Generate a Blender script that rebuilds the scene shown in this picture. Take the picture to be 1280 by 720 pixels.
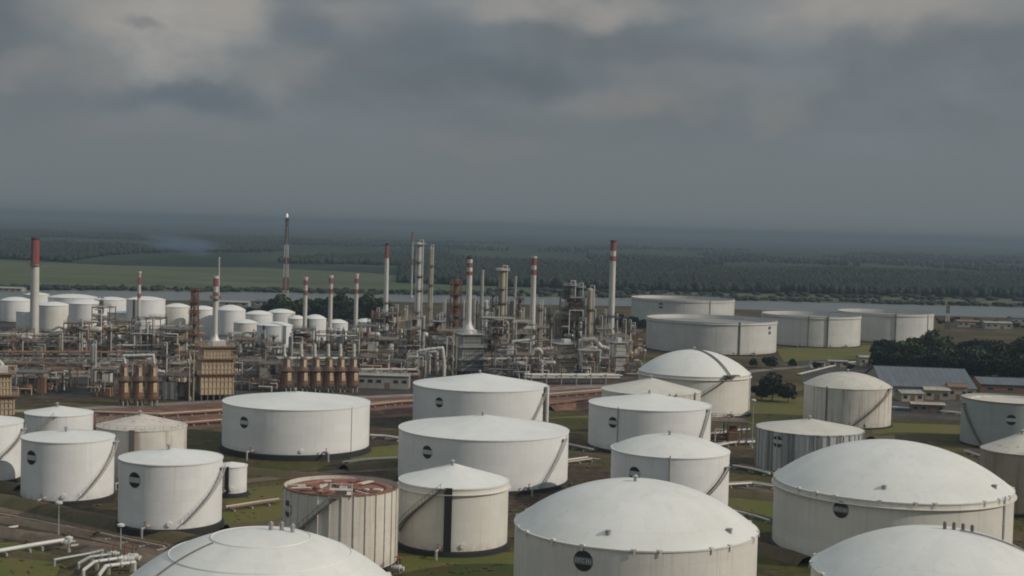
import bpy, math, random
import numpy as np
from mathutils import Matrix, Vector, noise as mnoise

random.seed(7)
rng = np.random.default_rng(7)
PI = math.pi
S = bpy.context.scene
COL = S.collection
for _o in list(bpy.data.objects):
    bpy.data.objects.remove(_o)

# ------------------------------------------------------------------ camera
F = 1800.0                      # focal length in photo pixels (1280 wide)
CAMZ = 65.0
PITCH, ROLL = math.radians(2.39), math.radians(1.6)
cam_d = bpy.data.cameras.new('camera')
cam_d.sensor_width = 36.0
cam_d.lens = 36.0 * F / 1280.0
cam_d.clip_start = 0.5
cam_d.clip_end = 200000.0
cam = bpy.data.objects.new('camera', cam_d)
COL.objects.link(cam)
RC = Matrix.Rotation(PI / 2 - PITCH, 3, 'X') @ Matrix.Rotation(ROLL, 3, 'Z')
cam.matrix_world = Matrix.Translation((0, 0, CAMZ)) @ RC.to_4x4()
S.camera = cam
S.render.resolution_x, S.render.resolution_y = 1024, 576

# ------------------------------------------------------------------ light
SUN_AZ = math.radians(73)       # measured from -Y (towards the camera) round to +X
SUN_EL = math.radians(30.5)
sdir = Vector((math.sin(SUN_AZ) * math.cos(SUN_EL), -math.cos(SUN_AZ) * math.cos(SUN_EL), math.sin(SUN_EL)))
sun_d = bpy.data.lights.new('sun', 'SUN')
sun_d.energy = 3.15
sun_d.angle = math.radians(0.5)
sun_d.color = (1.0, 0.92, 0.81)
sun = bpy.data.objects.new('sun', sun_d)
COL.objects.link(sun)
sun.location = (200, -100, 300)
sun.rotation_euler = sdir.to_track_quat('Z', 'Y').to_euler()

S.view_settings.view_transform = 'Standard'
S.view_settings.look = 'None'
S.view_settings.gamma = 1.0
S.view_settings.use_curve_mapping = False
S.view_settings.exposure = -0.25
S.cycles.filter_width = 1.9      # the photograph is soft


def pray(px, py):
    return RC @ Vector(((px - 640.0) / F, -(py - 360.0) / F, -1.0))


# node helper ------------------------------------------------------
class NT:
    def __init__(self, tree):
        self.t = tree
        self.n = tree.nodes
        self.l = tree.links

    def new(self, typ, **kw):
        nd = self.n.new(typ)
        for k, v in kw.items():
            setattr(nd, k, v)
        return nd

    def put(self, sock, v):
        if v is None:
            return
        if hasattr(v, 'is_output'):
            self.l.new(v, sock)
        else:
            if sock.type == 'RGBA' and not hasattr(v, '__len__'):
                v = (v, v, v, 1)
            elif sock.type == 'RGBA' and len(v) == 3:
                v = (*v, 1)
            sock.default_value = v

    def math(self, op, a, b=None, c=None, clamp=False):
        nd = self.new('ShaderNodeMath', operation=op, use_clamp=clamp)
        for i, v in enumerate((a, b, c)):
            self.put(nd.inputs[i], v)
        return nd.outputs[0]

    def vmath(self, op, a, b=None, scale=None):
        nd = self.new('ShaderNodeVectorMath', operation=op)
        self.put(nd.inputs[0], a)
        if b is not None:
            self.put(nd.inputs[1], b)
        if scale is not None:
            self.put(nd.inputs['Scale'], scale)
        return nd.outputs['Value'] if op in ('LENGTH', 'DISTANCE', 'DOT_PRODUCT') else nd.outputs['Vector']

    def mix(self, fac, a, b, mode='MIX'):
        nd = self.new('ShaderNodeMix', data_type='RGBA', blend_type=mode)
        self.put(nd.inputs[0], fac)
        self.put(nd.inputs[6], a)
        self.put(nd.inputs[7], b)
        return nd.outputs[2]

    def noise(self, vec, scale, detail=4, rough=0.55, dist=0.0):
        nd = self.new('ShaderNodeTexNoise')
        self.put(nd.inputs['Vector'], vec)
        nd.inputs['Scale'].default_value = scale
        nd.inputs['Detail'].default_value = detail
        nd.inputs['Roughness'].default_value = rough
        nd.inputs['Distortion'].default_value = dist
        return nd.outputs['Fac']

    def ramp(self, v, lo, hi, a=0.0, b=1.0):
        nd = self.new('ShaderNodeMapRange', clamp=True, interpolation_type='SMOOTHSTEP')
        self.put(nd.inputs[0], v)
        for i, x in enumerate((lo, hi, a, b)):
            nd.inputs[i + 1].default_value = x
        return nd.outputs[0]

    def scaled(self, vec, sc):
        nd = self.new('ShaderNodeMapping')
        self.put(nd.inputs['Vector'], vec)
        nd.inputs['Scale'].default_value = sc
        return nd.outputs[0]


# ------------------------------------------------------------------ sky
world = bpy.data.worlds.new('World')
S.world = world
world.use_nodes = True
wt = NT(world.node_tree)
wt.n.clear()
out = wt.new('ShaderNodeOutputWorld')
bg = wt.new('ShaderNodeBackground')
sky = wt.new('ShaderNodeTexSky', sky_type='NISHITA')
sky.sun_disc = False
sky.sun_elevation = SUN_EL
sky.sun_rotation = PI - SUN_AZ
sky.air_density, sky.dust_density, sky.ozone_density = 1.0, 2.0, 1.0
tc = wt.new('ShaderNodeTexCoord')
D = wt.vmath('NORMALIZE', tc.outputs['Generated'])
sep = wt.new('ShaderNodeSeparateXYZ')
wt.put(sep.inputs[0], D)
elz = wt.math('MAXIMUM', sep.outputs['Z'], 0.0)
# clouds lie on a slab overhead: project the direction on to it
proj = wt.vmath('SCALE', D, scale=wt.math('DIVIDE', 1.0, wt.math('ADD', elz, 0.12)))
projs = wt.scaled(proj, (1.0, 1.0, 0.4))
n1 = wt.noise(projs, 1.5, 6, 0.52, 0.35)
n2 = wt.noise(wt.scaled(D, (1.0, 1.0, 1.7)), 7.0, 7, 0.52, 0.3)
n3 = wt.noise(wt.scaled(D, (1.0, 1.0, 1.5)), 17.0, 7, 0.58, 0.25)
SKYK = 10.0      # the Background strength below is 0.1
def K(c): return tuple(x * SKYK for x in c)
base_lo, base_hi = K((0.200, 0.230, 0.240)), K((0.196, 0.226, 0.244))
cloudcol = wt.mix(wt.ramp(elz, 0.0, 0.085), base_lo, base_hi)
# a thin cloud deck is brighter overhead than at the horizon (overcast law)
over = wt.math('ADD', 1.0, wt.math('MULTIPLY', wt.ramp(elz, 0.18, 0.9), 2.4))
bright = wt.math('ADD', 0.88, wt.math('MULTIPLY', wt.ramp(n2, 0.32, 0.72), 0.28))
bright = wt.math('MULTIPLY', bright, wt.math('ADD', 0.94, wt.math('MULTIPLY', n3, 0.12)))
cfade = wt.ramp(elz, 0.03, 0.10)
bright = wt.math('ADD', wt.math('MULTIPLY', bright, cfade), wt.math('SUBTRACT', 1.0, cfade))
cc = wt.vmath('SCALE', cloudcol, scale=wt.math('MULTIPLY', bright, over))
# sun-lit cloud masses: (px, py, half width, half height, gain, colour)
lit = [(200, 34, 125, 52, 1.0, (0.42, 0.405, 0.385)), (110, 20, 60, 34, 0.5, (0.36, 0.345, 0.325)), (280, 22, 42, 40, 0.75, (0.40, 0.38, 0.35)),
       (70, 92, 95, 22, 0.6, (0.30, 0.292, 0.285)), (360, 90, 44, 28, 0.6, (0.30, 0.295, 0.288)), (430, 16, 60, 26, 0.6, (0.31, 0.305, 0.30)),
       (700, 0, 130, 26, 0.85, (0.38, 0.365, 0.345)), (1080, 2, 180, 36, 0.85, (0.37, 0.355, 0.335)), (1262, 8, 34, 22, 0.5, (0.34, 0.33, 0.32)),
       (785, 130, 100, 18, 0.5, (0.285, 0.268, 0.252)), (968, 140, 26, 26, 0.5, (0.29, 0.272, 0.255)),
       (600, 185, 90, 20, 0.3, (0.26, 0.255, 0.25)), (880, 100, 120, 22, 0.3, (0.25, 0.245, 0.24)), (200, 160, 120, 18, 0.25, (0.25, 0.248, 0.245)),
       (240, 118, 95, 18, -0.6, (0.125, 0.162, 0.19)), (620, 98, 120, 22, -0.6, (0.125, 0.155, 0.178)), (370, 40, 46, 30, -0.5, (0.13, 0.168, 0.20)),
       (545, 50, 80, 36, -0.5, (0.13, 0.165, 0.195)), (30, 26, 60, 34, -0.45, (0.14, 0.175, 0.205)), (170, 30, 26, 8, -0.45, (0.16, 0.185, 0.20)),
       (1235, 60, 70, 40, -0.3, (0.15, 0.168, 0.182)), (860, 66, 120, 18, -0.3, (0.14, 0.168, 0.185))]
wn = wt.new('ShaderNodeTexNoise')
wt.put(wn.inputs['Vector'], wt.scaled(D, (1, 1, 1.3)))
wn.inputs['Scale'].default_value = 17.0
wn.inputs['Detail'].default_value = 6
warp = wt.vmath('SCALE', wt.vmath('SUBTRACT', wn.outputs['Color'], (0.5, 0.5, 0.5)), scale=0.05)
Dw = wt.vmath('ADD', D, warp)
for (px, py, hw, hh, g, colr) in lit:
    d0 = pray(px, py).normalized()
    ax = hw / F
    az = hh / F
    dv = wt.scaled(wt.vmath('SUBTRACT', Dw, tuple(d0)), (1 / ax, 1 / ax, 1 / az))
    r = wt.vmath('LENGTH', dv)
    m = wt.math('MULTIPLY', wt.ramp(r, 1.55, 0.25), abs(g))
    if g > 0:
        m = wt.math('MULTIPLY', m, wt.math('ADD', 0.25, wt.math('MULTIPLY', n3, 1.5)), clamp=True)
    cc = wt.mix(m, cc, K(colr))
# thin places of the deck let the clear sky through
gap = wt.math('MULTIPLY', wt.ramp(n1, 0.5, 0.74), wt.math('MULTIPLY', cfade, 0.3))
cc = wt.mix(gap, cc, wt.vmath('SCALE', sky.outputs[0], scale=0.55))
wt.put(bg.inputs['Color'], cc)
bg.inputs['Strength'].default_value = 0.1
wt.put(out.inputs['Surface'], bg.outputs[0])

# ------------------------------------------------------------------ haze values
HAZE_DENSITY = 1.75e-4
HAZE_COLOR = (0.26, 0.325, 0.385)


# ------------------------------------------------------------------ materials
MATS = {}


def principled(name):
    m = bpy.data.materials.new(name)
    m.use_nodes = True
    t = NT(m.node_tree)
    b = t.n.get('Principled BSDF')
    return m, t, b


def weathered(name, c1, c2, c3=None, rough=0.6, metal=0.0, scale=0.5, streak=0.1, amt=0.6, amt3=0.5,
              lo3=0.55, hi3=0.75, bump=0.15, coord='Object'):
    """paint c1, stained with c2 (broad) and c3 (streaks / rust)"""
    if name in MATS:
        return MATS[name]
    m, t, b = principled(name)
    co = t.new('ShaderNodeTexCoord').outputs[coord]
    info = t.new('ShaderNodeObjectInfo').outputs['Random']
    off = t.vmath('ADD', co, t.vmath('SCALE', (91.7, 37.3, 11.9), scale=info))
    a = t.noise(off, scale * 0.35, 5, 0.6)
    colr = t.mix(t.math('MULTIPLY', t.ramp(a, 0.38, 0.68), amt), c1, c2)
    st = t.noise(t.scaled(off, (1, 1, streak)), scale * 2.2, 5, 0.65)
    if c3:
        colr = t.mix(t.math('MULTIPLY', t.ramp(st, lo3, hi3), amt3), colr, c3)
    fine = t.noise(off, scale * 9.0, 3, 0.6)
    colr = t.mix(0.22, colr, t.vmath('SCALE', colr, scale=t.math('MULTIPLY', fine, 2.0)))
    t.put(b.inputs['Base Color'], colr)
    b.inputs['Roughness'].default_value = rough
    b.inputs['Metallic'].default_value = metal
    bp = t.new('ShaderNodeBump')
    bp.inputs['Strength'].default_value = bump
    bp.inputs['Distance'].default_value = 0.12
    t.put(bp.inputs['Height'], a)
    t.put(b.inputs['Normal'], bp.outputs[0])
    MATS[name] = m
    return m


def tank_paint(name, c1, c2, c3, dirt=0.5, rust=0.25, stripe=0.0, plates=0.06, low=0.52):
    """shell paint: plate-to-plate tint, runs down the wall from the top angle, stains"""
    if name in MATS:
        return MATS[name]
    m, t, b = principled(name)
    co = t.new('ShaderNodeTexCoord').outputs['Object']
    info = t.new('ShaderNodeObjectInfo').outputs['Random']
    sp = t.new('ShaderNodeSeparateXYZ')
    t.put(sp.inputs[0], co)
    ang = t.math('ARCTAN2', sp.outputs['Y'], sp.outputs['X'])
    ring = t.math('FLOOR', t.math('DIVIDE', sp.outputs['Z'], 2.42))
    plate = t.math('FLOOR', t.math('ADD', t.math('MULTIPLY', ang, 2.55), t.math('MULTIPLY', ring, 0.43)))
    wnz = t.new('ShaderNodeTexWhiteNoise', noise_dimensions='3D')
    cmb = t.new('ShaderNodeCombineXYZ')
    t.put(cmb.inputs[0], plate)
    t.put(cmb.inputs[1], ring)
    t.put(cmb.inputs[2], t.math('MULTIPLY', info, 17.0))
    t.put(wnz.inputs['Vector'], cmb.outputs[0])
    off = t.vmath('ADD', co, t.vmath('SCALE', (71.7, 57.3, 0.0), scale=info))
    a = t.noise(off, 0.10, 5, 0.6)
    colr = t.mix(t.math('MULTIPLY', t.ramp(a, 0.35, 0.7), dirt), c1, c2)
    run = t.noise(t.scaled(off, (1, 1, 0.035)), 0.75, 5, 0.68)
    colr = t.mix(t.math('MULTIPLY', t.ramp(run, low, low + 0.2), rust), colr, c3)
    # seam lines of the plates, slightly dirty
    fz = t.math('FRACT', t.math('DIVIDE', sp.outputs['Z'], 2.42))
    seam = t.ramp(t.math('ABSOLUTE', t.math('SUBTRACT', fz, 0.5)), 0.455, 0.495)
    fa = t.math('FRACT', t.math('ADD', t.math('MULTIPLY', ang, 2.55), t.math('MULTIPLY', ring, 0.43)))
    vseam = t.ramp(t.math('ABSOLUTE', t.math('SUBTRACT', fa, 0.5)), 0.485, 0.499)
    colr = t.mix(t.math('MULTIPLY', t.math('MAXIMUM', seam, vseam), 0.13), colr, c3)
    # rust weeping from the top angle, in places
    weep = t.math('MULTIPLY', t.ramp(t.noise(t.scaled(off, (1, 1, 0.02)), 1.3, 4, 0.7), 0.56, 0.70), t.ramp(sp.outputs['Z'], 4.0, 14.0))
    colr = t.mix(t.math('MULTIPLY', weep, 0.26), colr, (0.25, 0.16, 0.10))
    foot = t.math('MULTIPLY', t.ramp(t.noise(off, 0.8, 4, 0.7), 0.35, 0.65), t.ramp(sp.outputs['Z'], 3.0, 1.0))
    colr = t.mix(t.math('MULTIPLY', foot, 0.4), colr, (0.30, 0.25, 0.19))
    colr = t.vmath('SCALE', colr, scale=t.math('ADD', 1.0 - plates / 2, t.math('MULTIPLY', wnz.outputs['Value'], plates)))
    if stripe:
        sv = t.noise(t.scaled(co, (1, 1, 0.01)), 0.42, 2, 0.5)
        colr = t.mix(t.math('MULTIPLY', t.ramp(sv, 0.48, 0.58), stripe), colr, c3)
    fine = t.noise(off, 2.5, 4, 0.65)
    colr = t.mix(0.10, colr, t.vmath('SCALE', colr, scale=t.math('MULTIPLY', fine, 2.0)))
    t.put(b.inputs['Base Color'], colr)
    b.inputs['Roughness'].default_value = 0.55
    bp = t.new('ShaderNodeBump')
    bp.inputs['Strength'].default_value = 0.05
    bp.inputs['Distance'].default_value = 0.08
    t.put(bp.inputs['Height'], t.noise(t.scaled(off, (1, 1, 0.25)), 0.8, 3, 0.5))
    t.put(b.inputs['Normal'], bp.outputs[0])
    MATS[name] = m
    return m


def roof_paint(name, c1, c2, c3, amt3=0.25, panels=0.045, amt2=0.6):
    if name in MATS:
        return MATS[name]
    m, t, b = principled(name)
    co = t.new('ShaderNodeTexCoord').outputs['Object']
    info = t.new('ShaderNodeObjectInfo').outputs['Random']
    off = t.vmath('ADD', co, t.vmath('SCALE', (71.7, 57.3, 0.0), scale=info))
    a = t.noise(off, 0.09, 6, 0.62, 0.4)
    colr = t.mix(t.math('MULTIPLY', t.ramp(a, 0.36, 0.7), amt2), c1, c2)
    s = t.noise(off, 0.55, 6, 0.7)
    colr = t.mix(t.math('MULTIPLY', t.ramp(s, 0.54, 0.72), amt3), colr, c3)
    sp = t.new('ShaderNodeSeparateXYZ')
    t.put(sp.inputs[0], co)
    rad = t.vmath('LENGTH', t.vmath('MULTIPLY', co, (1.0, 1.0, 0.0)))
    ri = t.math('DIVIDE', rad, 3.6)
    py = t.math('FLOOR', ri)
    an = t.math('MULTIPLY', t.math('ARCTAN2', sp.outputs['Y'], sp.outputs['X']), 4.456)
    px = t.math('FLOOR', t.math('ADD', an, t.math('MULTIPLY', py, 0.5)))
    rs = t.ramp(t.math('ABSOLUTE', t.math('SUBTRACT', t.math('FRACT', ri), 0.5)), 0.46, 0.495)
    asm = t.ramp(t.math('ABSOLUTE', t.math('SUBTRACT', t.math('FRACT', t.math('ADD', an, t.math('MULTIPLY', py, 0.5))), 0.5)), 0.47, 0.497)
    colr = t.mix(t.math('MULTIPLY', t.math('MAXIMUM', rs, asm), 0.16), colr, c3)
    wnz = t.new('ShaderNodeTexWhiteNoise', noise_dimensions='2D')
    cmb = t.new('ShaderNodeCombineXYZ')
    t.put(cmb.inputs[0], px)
    t.put(cmb.inputs[1], py)
    t.put(wnz.inputs['Vector'], cmb.outputs[0])
    colr = t.vmath('SCALE', colr, scale=t.math('ADD', 1.0 - panels / 2, t.math('MULTIPLY', wnz.outputs['Value'], panels)))
    t.put(b.inputs['Base Color'], colr)
    b.inputs['Roughness'].default_value = 0.6
    bp = t.new('ShaderNodeBump')
    bp.inputs['Strength'].default_value = 0.2
    bp.inputs['Distance'].default_value = 0.1
    t.put(bp.inputs['Height'], s)
    t.put(b.inputs['Normal'], bp.outputs[0])
    MATS[name] = m
    return m


M = {}
M['white'] = tank_paint('white shell paint', (0.69, 0.68, 0.66), (0.62, 0.605, 0.575), (0.42, 0.38, 0.32), 0.5, 0.12)
M['cream'] = tank_paint('cream shell paint', (0.64, 0.61, 0.55), (0.55, 0.515, 0.45), (0.37, 0.30, 0.22), 0.6, 0.28)
M['dirtywhite'] = tank_paint('dirty cream shell paint', (0.60, 0.57, 0.51), (0.46, 0.42, 0.36), (0.24, 0.15, 0.095), 0.7, 0.65, low=0.49)
M['ribbed'] = tank_paint('pale ribbed shell paint', (0.62, 0.58, 0.51), (0.53, 0.48, 0.41), (0.28, 0.19, 0.13), 0.5, 0.35, 0.08, low=0.52)
M['striped'] = tank_paint('grey streaked shell paint', (0.47, 0.47, 0.45), (0.36, 0.36, 0.34), (0.10, 0.10, 0.10), 0.5, 0.55, 0.8, low=0.47)
M['greygreen'] = tank_paint('grey green shell paint', (0.34, 0.37, 0.35), (0.27, 0.30, 0.28), (0.20, 0.17, 0.14), 0.5, 0.3)
M['brownshell'] = tank_paint('brown stained shell paint', (0.33, 0.28, 0.22), (0.25, 0.20, 0.15), (0.16, 0.09, 0.055), 0.6, 0.6, low=0.47)
M['floatshell'] = tank_paint('pale grey shell paint', (0.55, 0.54, 0.51), (0.44, 0.43, 0.40), (0.28, 0.22, 0.17), 0.6, 0.35)
M['roofwhite'] = roof_paint('white roof plate', (0.665, 0.645, 0.60), (0.575, 0.555, 0.51), (0.44, 0.42, 0.38), 0.25)
M['roofdome'] = roof_paint('white dome plate', (0.645, 0.62, 0.57), (0.55, 0.525, 0.48), (0.42, 0.385, 0.335), 0.38, 0.05)
M['rooftan'] = roof_paint('tan roof plate', (0.56, 0.52, 0.45), (0.45, 0.40, 0.33), (0.30, 0.19, 0.12), 0.4)
M['roofrust'] = roof_paint('rusty roof plate', (0.55, 0.50, 0.43), (0.47, 0.40, 0.32), (0.30, 0.085, 0.05), 1.0, 0.08, 0.9)
M['deckrust'] = roof_paint('rust red floating roof', (0.23, 0.075, 0.045), (0.15, 0.055, 0.038), (0.48, 0.38, 0.30), 0.8, 0.25)
M['roofpatch'] = roof_paint('cream roof with rust patches', (0.54, 0.50, 0.43), (0.47, 0.42, 0.345), (0.30, 0.12, 0.07), 1.0, 0.06, 0.8)
M['floatdeck'] = roof_paint('grey floating roof', (0.26, 0.25, 0.23), (0.19, 0.18, 0.165), (0.2, 0.12, 0.08), 0.4)
M['bitumen'] = weathered('bitumen foundation', (0.011, 0.0105, 0.010), (0.018, 0.017, 0.015), (0.035, 0.03, 0.025), 0.85, 0, 0.6, 0.3)
M['concrete'] = weathered('stained concrete', (0.30, 0.285, 0.255), (0.20, 0.185, 0.16), (0.12, 0.105, 0.09), 0.9, 0, 0.5, 0.3)
M['black'] = weathered('black enamel', (0.012, 0.012, 0.012), (0.02, 0.02, 0.02), None, 0.5, 0, 1)
M['band'] = weathered('pale emblem band', (0.46, 0.46, 0.45), (0.36, 0.36, 0.35), None, 0.5, 0, 1)
M['mark'] = weathered('pale emblem lettering', (0.46, 0.46, 0.46), (0.38, 0.38, 0.38), None, 0.5, 0, 1)
M['banddark'] = weathered('dark grey emblem band', (0.15, 0.15, 0.15), (0.11, 0.11, 0.11), None, 0.5, 0, 1)
M['steel'] = weathered('grey galvanised steel', (0.34, 0.34, 0.33), (0.22, 0.215, 0.21), (0.20, 0.13, 0.09), 0.55, 0.15, 0.7, 0.2)
M['darksteel'] = weathered('dark structural steel', (0.115, 0.105, 0.095), (0.075, 0.068, 0.062), (0.2, 0.13, 0.085), 0.6, 0.1, 0.5, 0.3)
M['stair'] = weathered('brown grey stair steel', (0.16, 0.135, 0.115), (0.11, 0.09, 0.075), (0.2, 0.11, 0.07), 0.7, 0, 0.8)
M['stairpale'] = weathered('pale stair steel', (0.40, 0.385, 0.36), (0.30, 0.285, 0.26), (0.22, 0.17, 0.13), 0.7, 0, 0.8)
M['rust'] = weathered('rusted steel', (0.20, 0.095, 0.05), (0.13, 0.06, 0.035), (0.30, 0.17, 0.09), 0.8, 0, 0.7, 0.3)
M['rustdark'] = weathered('old brown steel', (0.165, 0.105, 0.072), (0.11, 0.072, 0.05), (0.29, 0.19, 0.12), 0.8, 0, 0.6, 0.25)
M['rustorange'] = weathered('orange brown refractory shell', (0.21, 0.105, 0.058), (0.12, 0.065, 0.042), (0.34, 0.22, 0.14), 0.8, 0, 0.5, 0.25)
M['beige'] = weathered('beige furnace casing', (0.52, 0.40, 0.27), (0.38, 0.27, 0.175), (0.22, 0.12, 0.07), 0.75, 0, 0.35, 0.3, 0.7, 0.5, 0.5, 0.7)
M['tan'] = weathered('tan insulated cladding', (0.42, 0.36, 0.27), (0.30, 0.25, 0.185), (0.20, 0.13, 0.09), 0.7, 0, 0.4, 0.15, 0.6, 0.4)
M['greyclad'] = weathered('grey insulated cladding', (0.34, 0.335, 0.315), (0.235, 0.23, 0.215), (0.16, 0.13, 0.105), 0.5, 0.2, 0.4, 0.15, 0.7, 0.5)
M['paleclad'] = weathered('pale insulated cladding', (0.55, 0.53, 0.49), (0.42, 0.40, 0.36), (0.27, 0.21, 0.16), 0.5, 0.1, 0.4, 0.15, 0.6, 0.4)
M['darkclad'] = weathered('dark vessel cladding', (0.10, 0.105, 0.11), (0.065, 0.068, 0.07), (0.16, 0.13, 0.10), 0.6, 0.1, 0.4, 0.2)
M['stackwhite'] = weathered('white chimney paint', (0.52, 0.495, 0.45), (0.40, 0.37, 0.325), (0.30, 0.25, 0.20), 0.7, 0, 0.25, 0.05, 0.6, 0.4)
M['stackred'] = weathered('red chimney paint', (0.25, 0.045, 0.04), (0.18, 0.045, 0.04), (0.33, 0.17, 0.14), 0.7, 0, 0.3, 0.1)
M['soot'] = weathered('sooty chimney tip', (0.05, 0.035, 0.033), (0.03, 0.026, 0.025), None, 0.8, 0, 0.4)
M['blue'] = weathered('blue painted sheet', (0.045, 0.13, 0.22), (0.04, 0.09, 0.15), None, 0.6, 0, 0.5)
M['roofgrey'] = weathered('grey corrugated roofing', (0.115, 0.128, 0.14), (0.08, 0.088, 0.098), (0.20, 0.19, 0.18), 0.6, 0.1, 0.25, 1.0, 0.7, 0.5)
M['roofrusty'] = weathered('rust brown roofing', (0.20, 0.105, 0.07), (0.14, 0.08, 0.055), (0.3, 0.2, 0.14), 0.8, 0, 0.4, 1.0)
M['wallcream'] = weathered('cream rendered wall', (0.36, 0.31, 0.235), (0.27, 0.23, 0.175), (0.17, 0.135, 0.10), 0.85, 0, 0.4, 0.2)
M['wallwhite'] = weathered('white rendered wall', (0.62, 0.60, 0.56), (0.48, 0.46, 0.42), (0.3, 0.26, 0.22), 0.85, 0, 0.4, 0.2)
M['window'] = weathered('dark window pane', (0.02, 0.024, 0.028), (0.03, 0.034, 0.038), None, 0.12, 0, 0.5)
M['lamp'] = weathered('lamp head', (0.5, 0.5, 0.48), (0.4, 0.4, 0.38), None, 0.4, 0, 1)
M['bark'] = weathered('tree bark', (0.09, 0.065, 0.045), (0.055, 0.04, 0.03), None, 0.9, 0, 1.5, 0.2)


def leafmat(name, c1, c2, sc=0.35):
    m, t, b = principled(name)
    co = t.new('ShaderNodeTexCoord').outputs['Object']
    info = t.new('ShaderNodeObjectInfo').outputs['Random']
    a = t.noise(co, sc, 4, 0.6)
    colr = t.mix(t.ramp(a, 0.35, 0.65), c1, c2)
    colr = t.vmath('SCALE', colr, scale=t.math('ADD', 0.75, t.math('MULTIPLY', info, 0.5)))
    t.put(b.inputs['Base Color'], colr)
    b.inputs['Roughness'].default_value = 0.75
    b.inputs['Specular IOR Level'].default_value = 0.2
    return m


M['leafdark'] = leafmat('dark foliage', (0.009, 0.015, 0.009), (0.020, 0.030, 0.015))
M['leafmid'] = leafmat('mid green foliage', (0.040, 0.062, 0.026), (0.066, 0.088, 0.036))
M['weed'] = leafmat('dry weeds', (0.075, 0.075, 0.03), (0.11, 0.09, 0.045), 0.2)
M['leaffar'] = leafmat('far woodland foliage', (0.016, 0.023, 0.018), (0.027, 0.034, 0.023), 0.006)


def flame_mat():
    m, t, b = principled('flare flame')
    b.inputs['Base Color'].default_value = (0.8, 0.7, 0.6, 1)
    b.inputs['Emission Color'].default_value = (1.0, 0.86, 0.72, 1)
    b.inputs['Emission Strength'].default_value = 0.5
    return m


M['flame'] = flame_mat()


def ground_mat():
    m, t, b = principled('grass and bare soil')
    geo = t.new('ShaderNodeNewGeometry').outputs['Position']
    big = t.noise(geo, 0.006, 5, 0.6)
    med = t.noise(geo, 0.035, 6, 0.62, 0.5)
    fin = t.noise(geo, 0.35, 5, 0.7)
    vfin = t.noise(geo, 1.6, 4, 0.7)
    grass = t.mix(t.ramp(fin, 0.35, 0.65), (0.047, 0.048, 0.012), (0.080, 0.070, 0.020))
    dry = t.mix(t.ramp(fin, 0.35, 0.65), (0.080, 0.060, 0.028), (0.12, 0.087, 0.044))
    soil = t.mix(t.ramp(fin, 0.35, 0.65), (0.034, 0.026, 0.019), (0.082, 0.056, 0.039))
    c = t.mix(t.ramp(med, 0.44, 0.60), grass, dry)
    c = t.mix(t.ramp(t.noise(geo, 0.022, 6, 0.62, 0.8), 0.44, 0.58), c, soil)
    # the plain beyond the plant: woods, plots and scrub
    dist = t.vmath('LENGTH', t.vmath('MULTIPLY', geo, (0.0, 1.0, 0.0)))
    vor = t.new('ShaderNodeTexVoronoi', feature='F1')
    t.put(vor.inputs['Vector'], t.scaled(geo, (0.0016, 0.0008, 0.0)))
    vor.inputs['Scale'].default_value = 1.0
    plots = t.mix(vor.outputs['Color'], (0.030, 0.043, 0.026), (0.068, 0.078, 0.046))
    wood = t.mix(t.ramp(t.noise(t.scaled(geo, (1.0, 0.45, 0.0)), 0.0035, 7, 0.65, 0.6), 0.40, 0.60), plots, (0.020, 0.030, 0.021))
    c = t.mix(t.ramp(dist, 1450.0, 1750.0), c, wood)
    c = t.mix(0.55, c, t.vmath('SCALE', c, scale=t.math('MULTIPLY', vfin, 2.0)))
    c = t.vmath('SCALE', c, scale=t.math('ADD', 0.7, t.math('MULTIPLY', big, 0.6)))
    t.put(b.inputs['Base Color'], c)
    b.inputs['Roughness'].default_value = 0.95
    b.inputs['Specular IOR Level'].default_value = 0.1
    bp = t.new('ShaderNodeBump')
    bp.inputs['Strength'].default_value = 0.6
    bp.inputs['Distance'].default_value = 0.4
    t.put(bp.inputs['Height'], fin)
    t.put(b.inputs['Normal'], bp.outputs[0])
    return m


def sheet_mat(name, c1, c2, c3, s1, s2, s3=2.0, rough=0.9, stretch=(1, 1, 1)):
    m, t, b = principled(name)
    geo = t.scaled(t.new('ShaderNodeNewGeometry').outputs['Position'], stretch)
    a = t.noise(geo, s1, 6, 0.65, 0.4)
    d = t.noise(geo, s2, 6, 0.7, 0.2)
    c = t.mix(t.ramp(a, 0.38, 0.62), c1, c2)
    c = t.mix(t.ramp(d, 0.48, 0.66), c, c3)
    f = t.noise(geo, s3, 4, 0.7)
    c = t.mix(0.5, c, t.vmath('SCALE', c, scale=t.math('MULTIPLY', f, 2.0)))
    t.put(b.inputs['Base Color'], c)
    b.inputs['Roughness'].default_value = rough
    b.inputs['Specular IOR Level'].default_value = 0.25
    return m


M['ground'] = ground_mat()
M['pad'] = sheet_mat('oily plant paving', (0.048, 0.039, 0.032), (0.029, 0.024, 0.021), (0.095, 0.063, 0.043), 0.02, 0.05)
M['gravel'] = sheet_mat('dark gravel yard', (0.055, 0.05, 0.044), (0.04, 0.037, 0.033), (0.085, 0.07, 0.052), 0.03, 0.09)
M['road'] = sheet_mat('pale dusty road', (0.24, 0.215, 0.18), (0.17, 0.15, 0.125), (0.13, 0.11, 0.09), 0.03, 0.12)
M['track'] = sheet_mat('brown earth track', (0.125, 0.092, 0.066), (0.085, 0.064, 0.048), (0.16, 0.125, 0.09), 0.03, 0.12)
M['redsoil'] = sheet_mat('red brown soil', (0.155, 0.075, 0.052), (0.105, 0.056, 0.042), (0.20, 0.115, 0.08), 0.05, 0.15)
M['bund'] = sheet_mat('grassy earth bank', (0.075, 0.062, 0.027), (0.10, 0.07, 0.042), (0.052, 0.05, 0.018), 0.05, 0.15)
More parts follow.
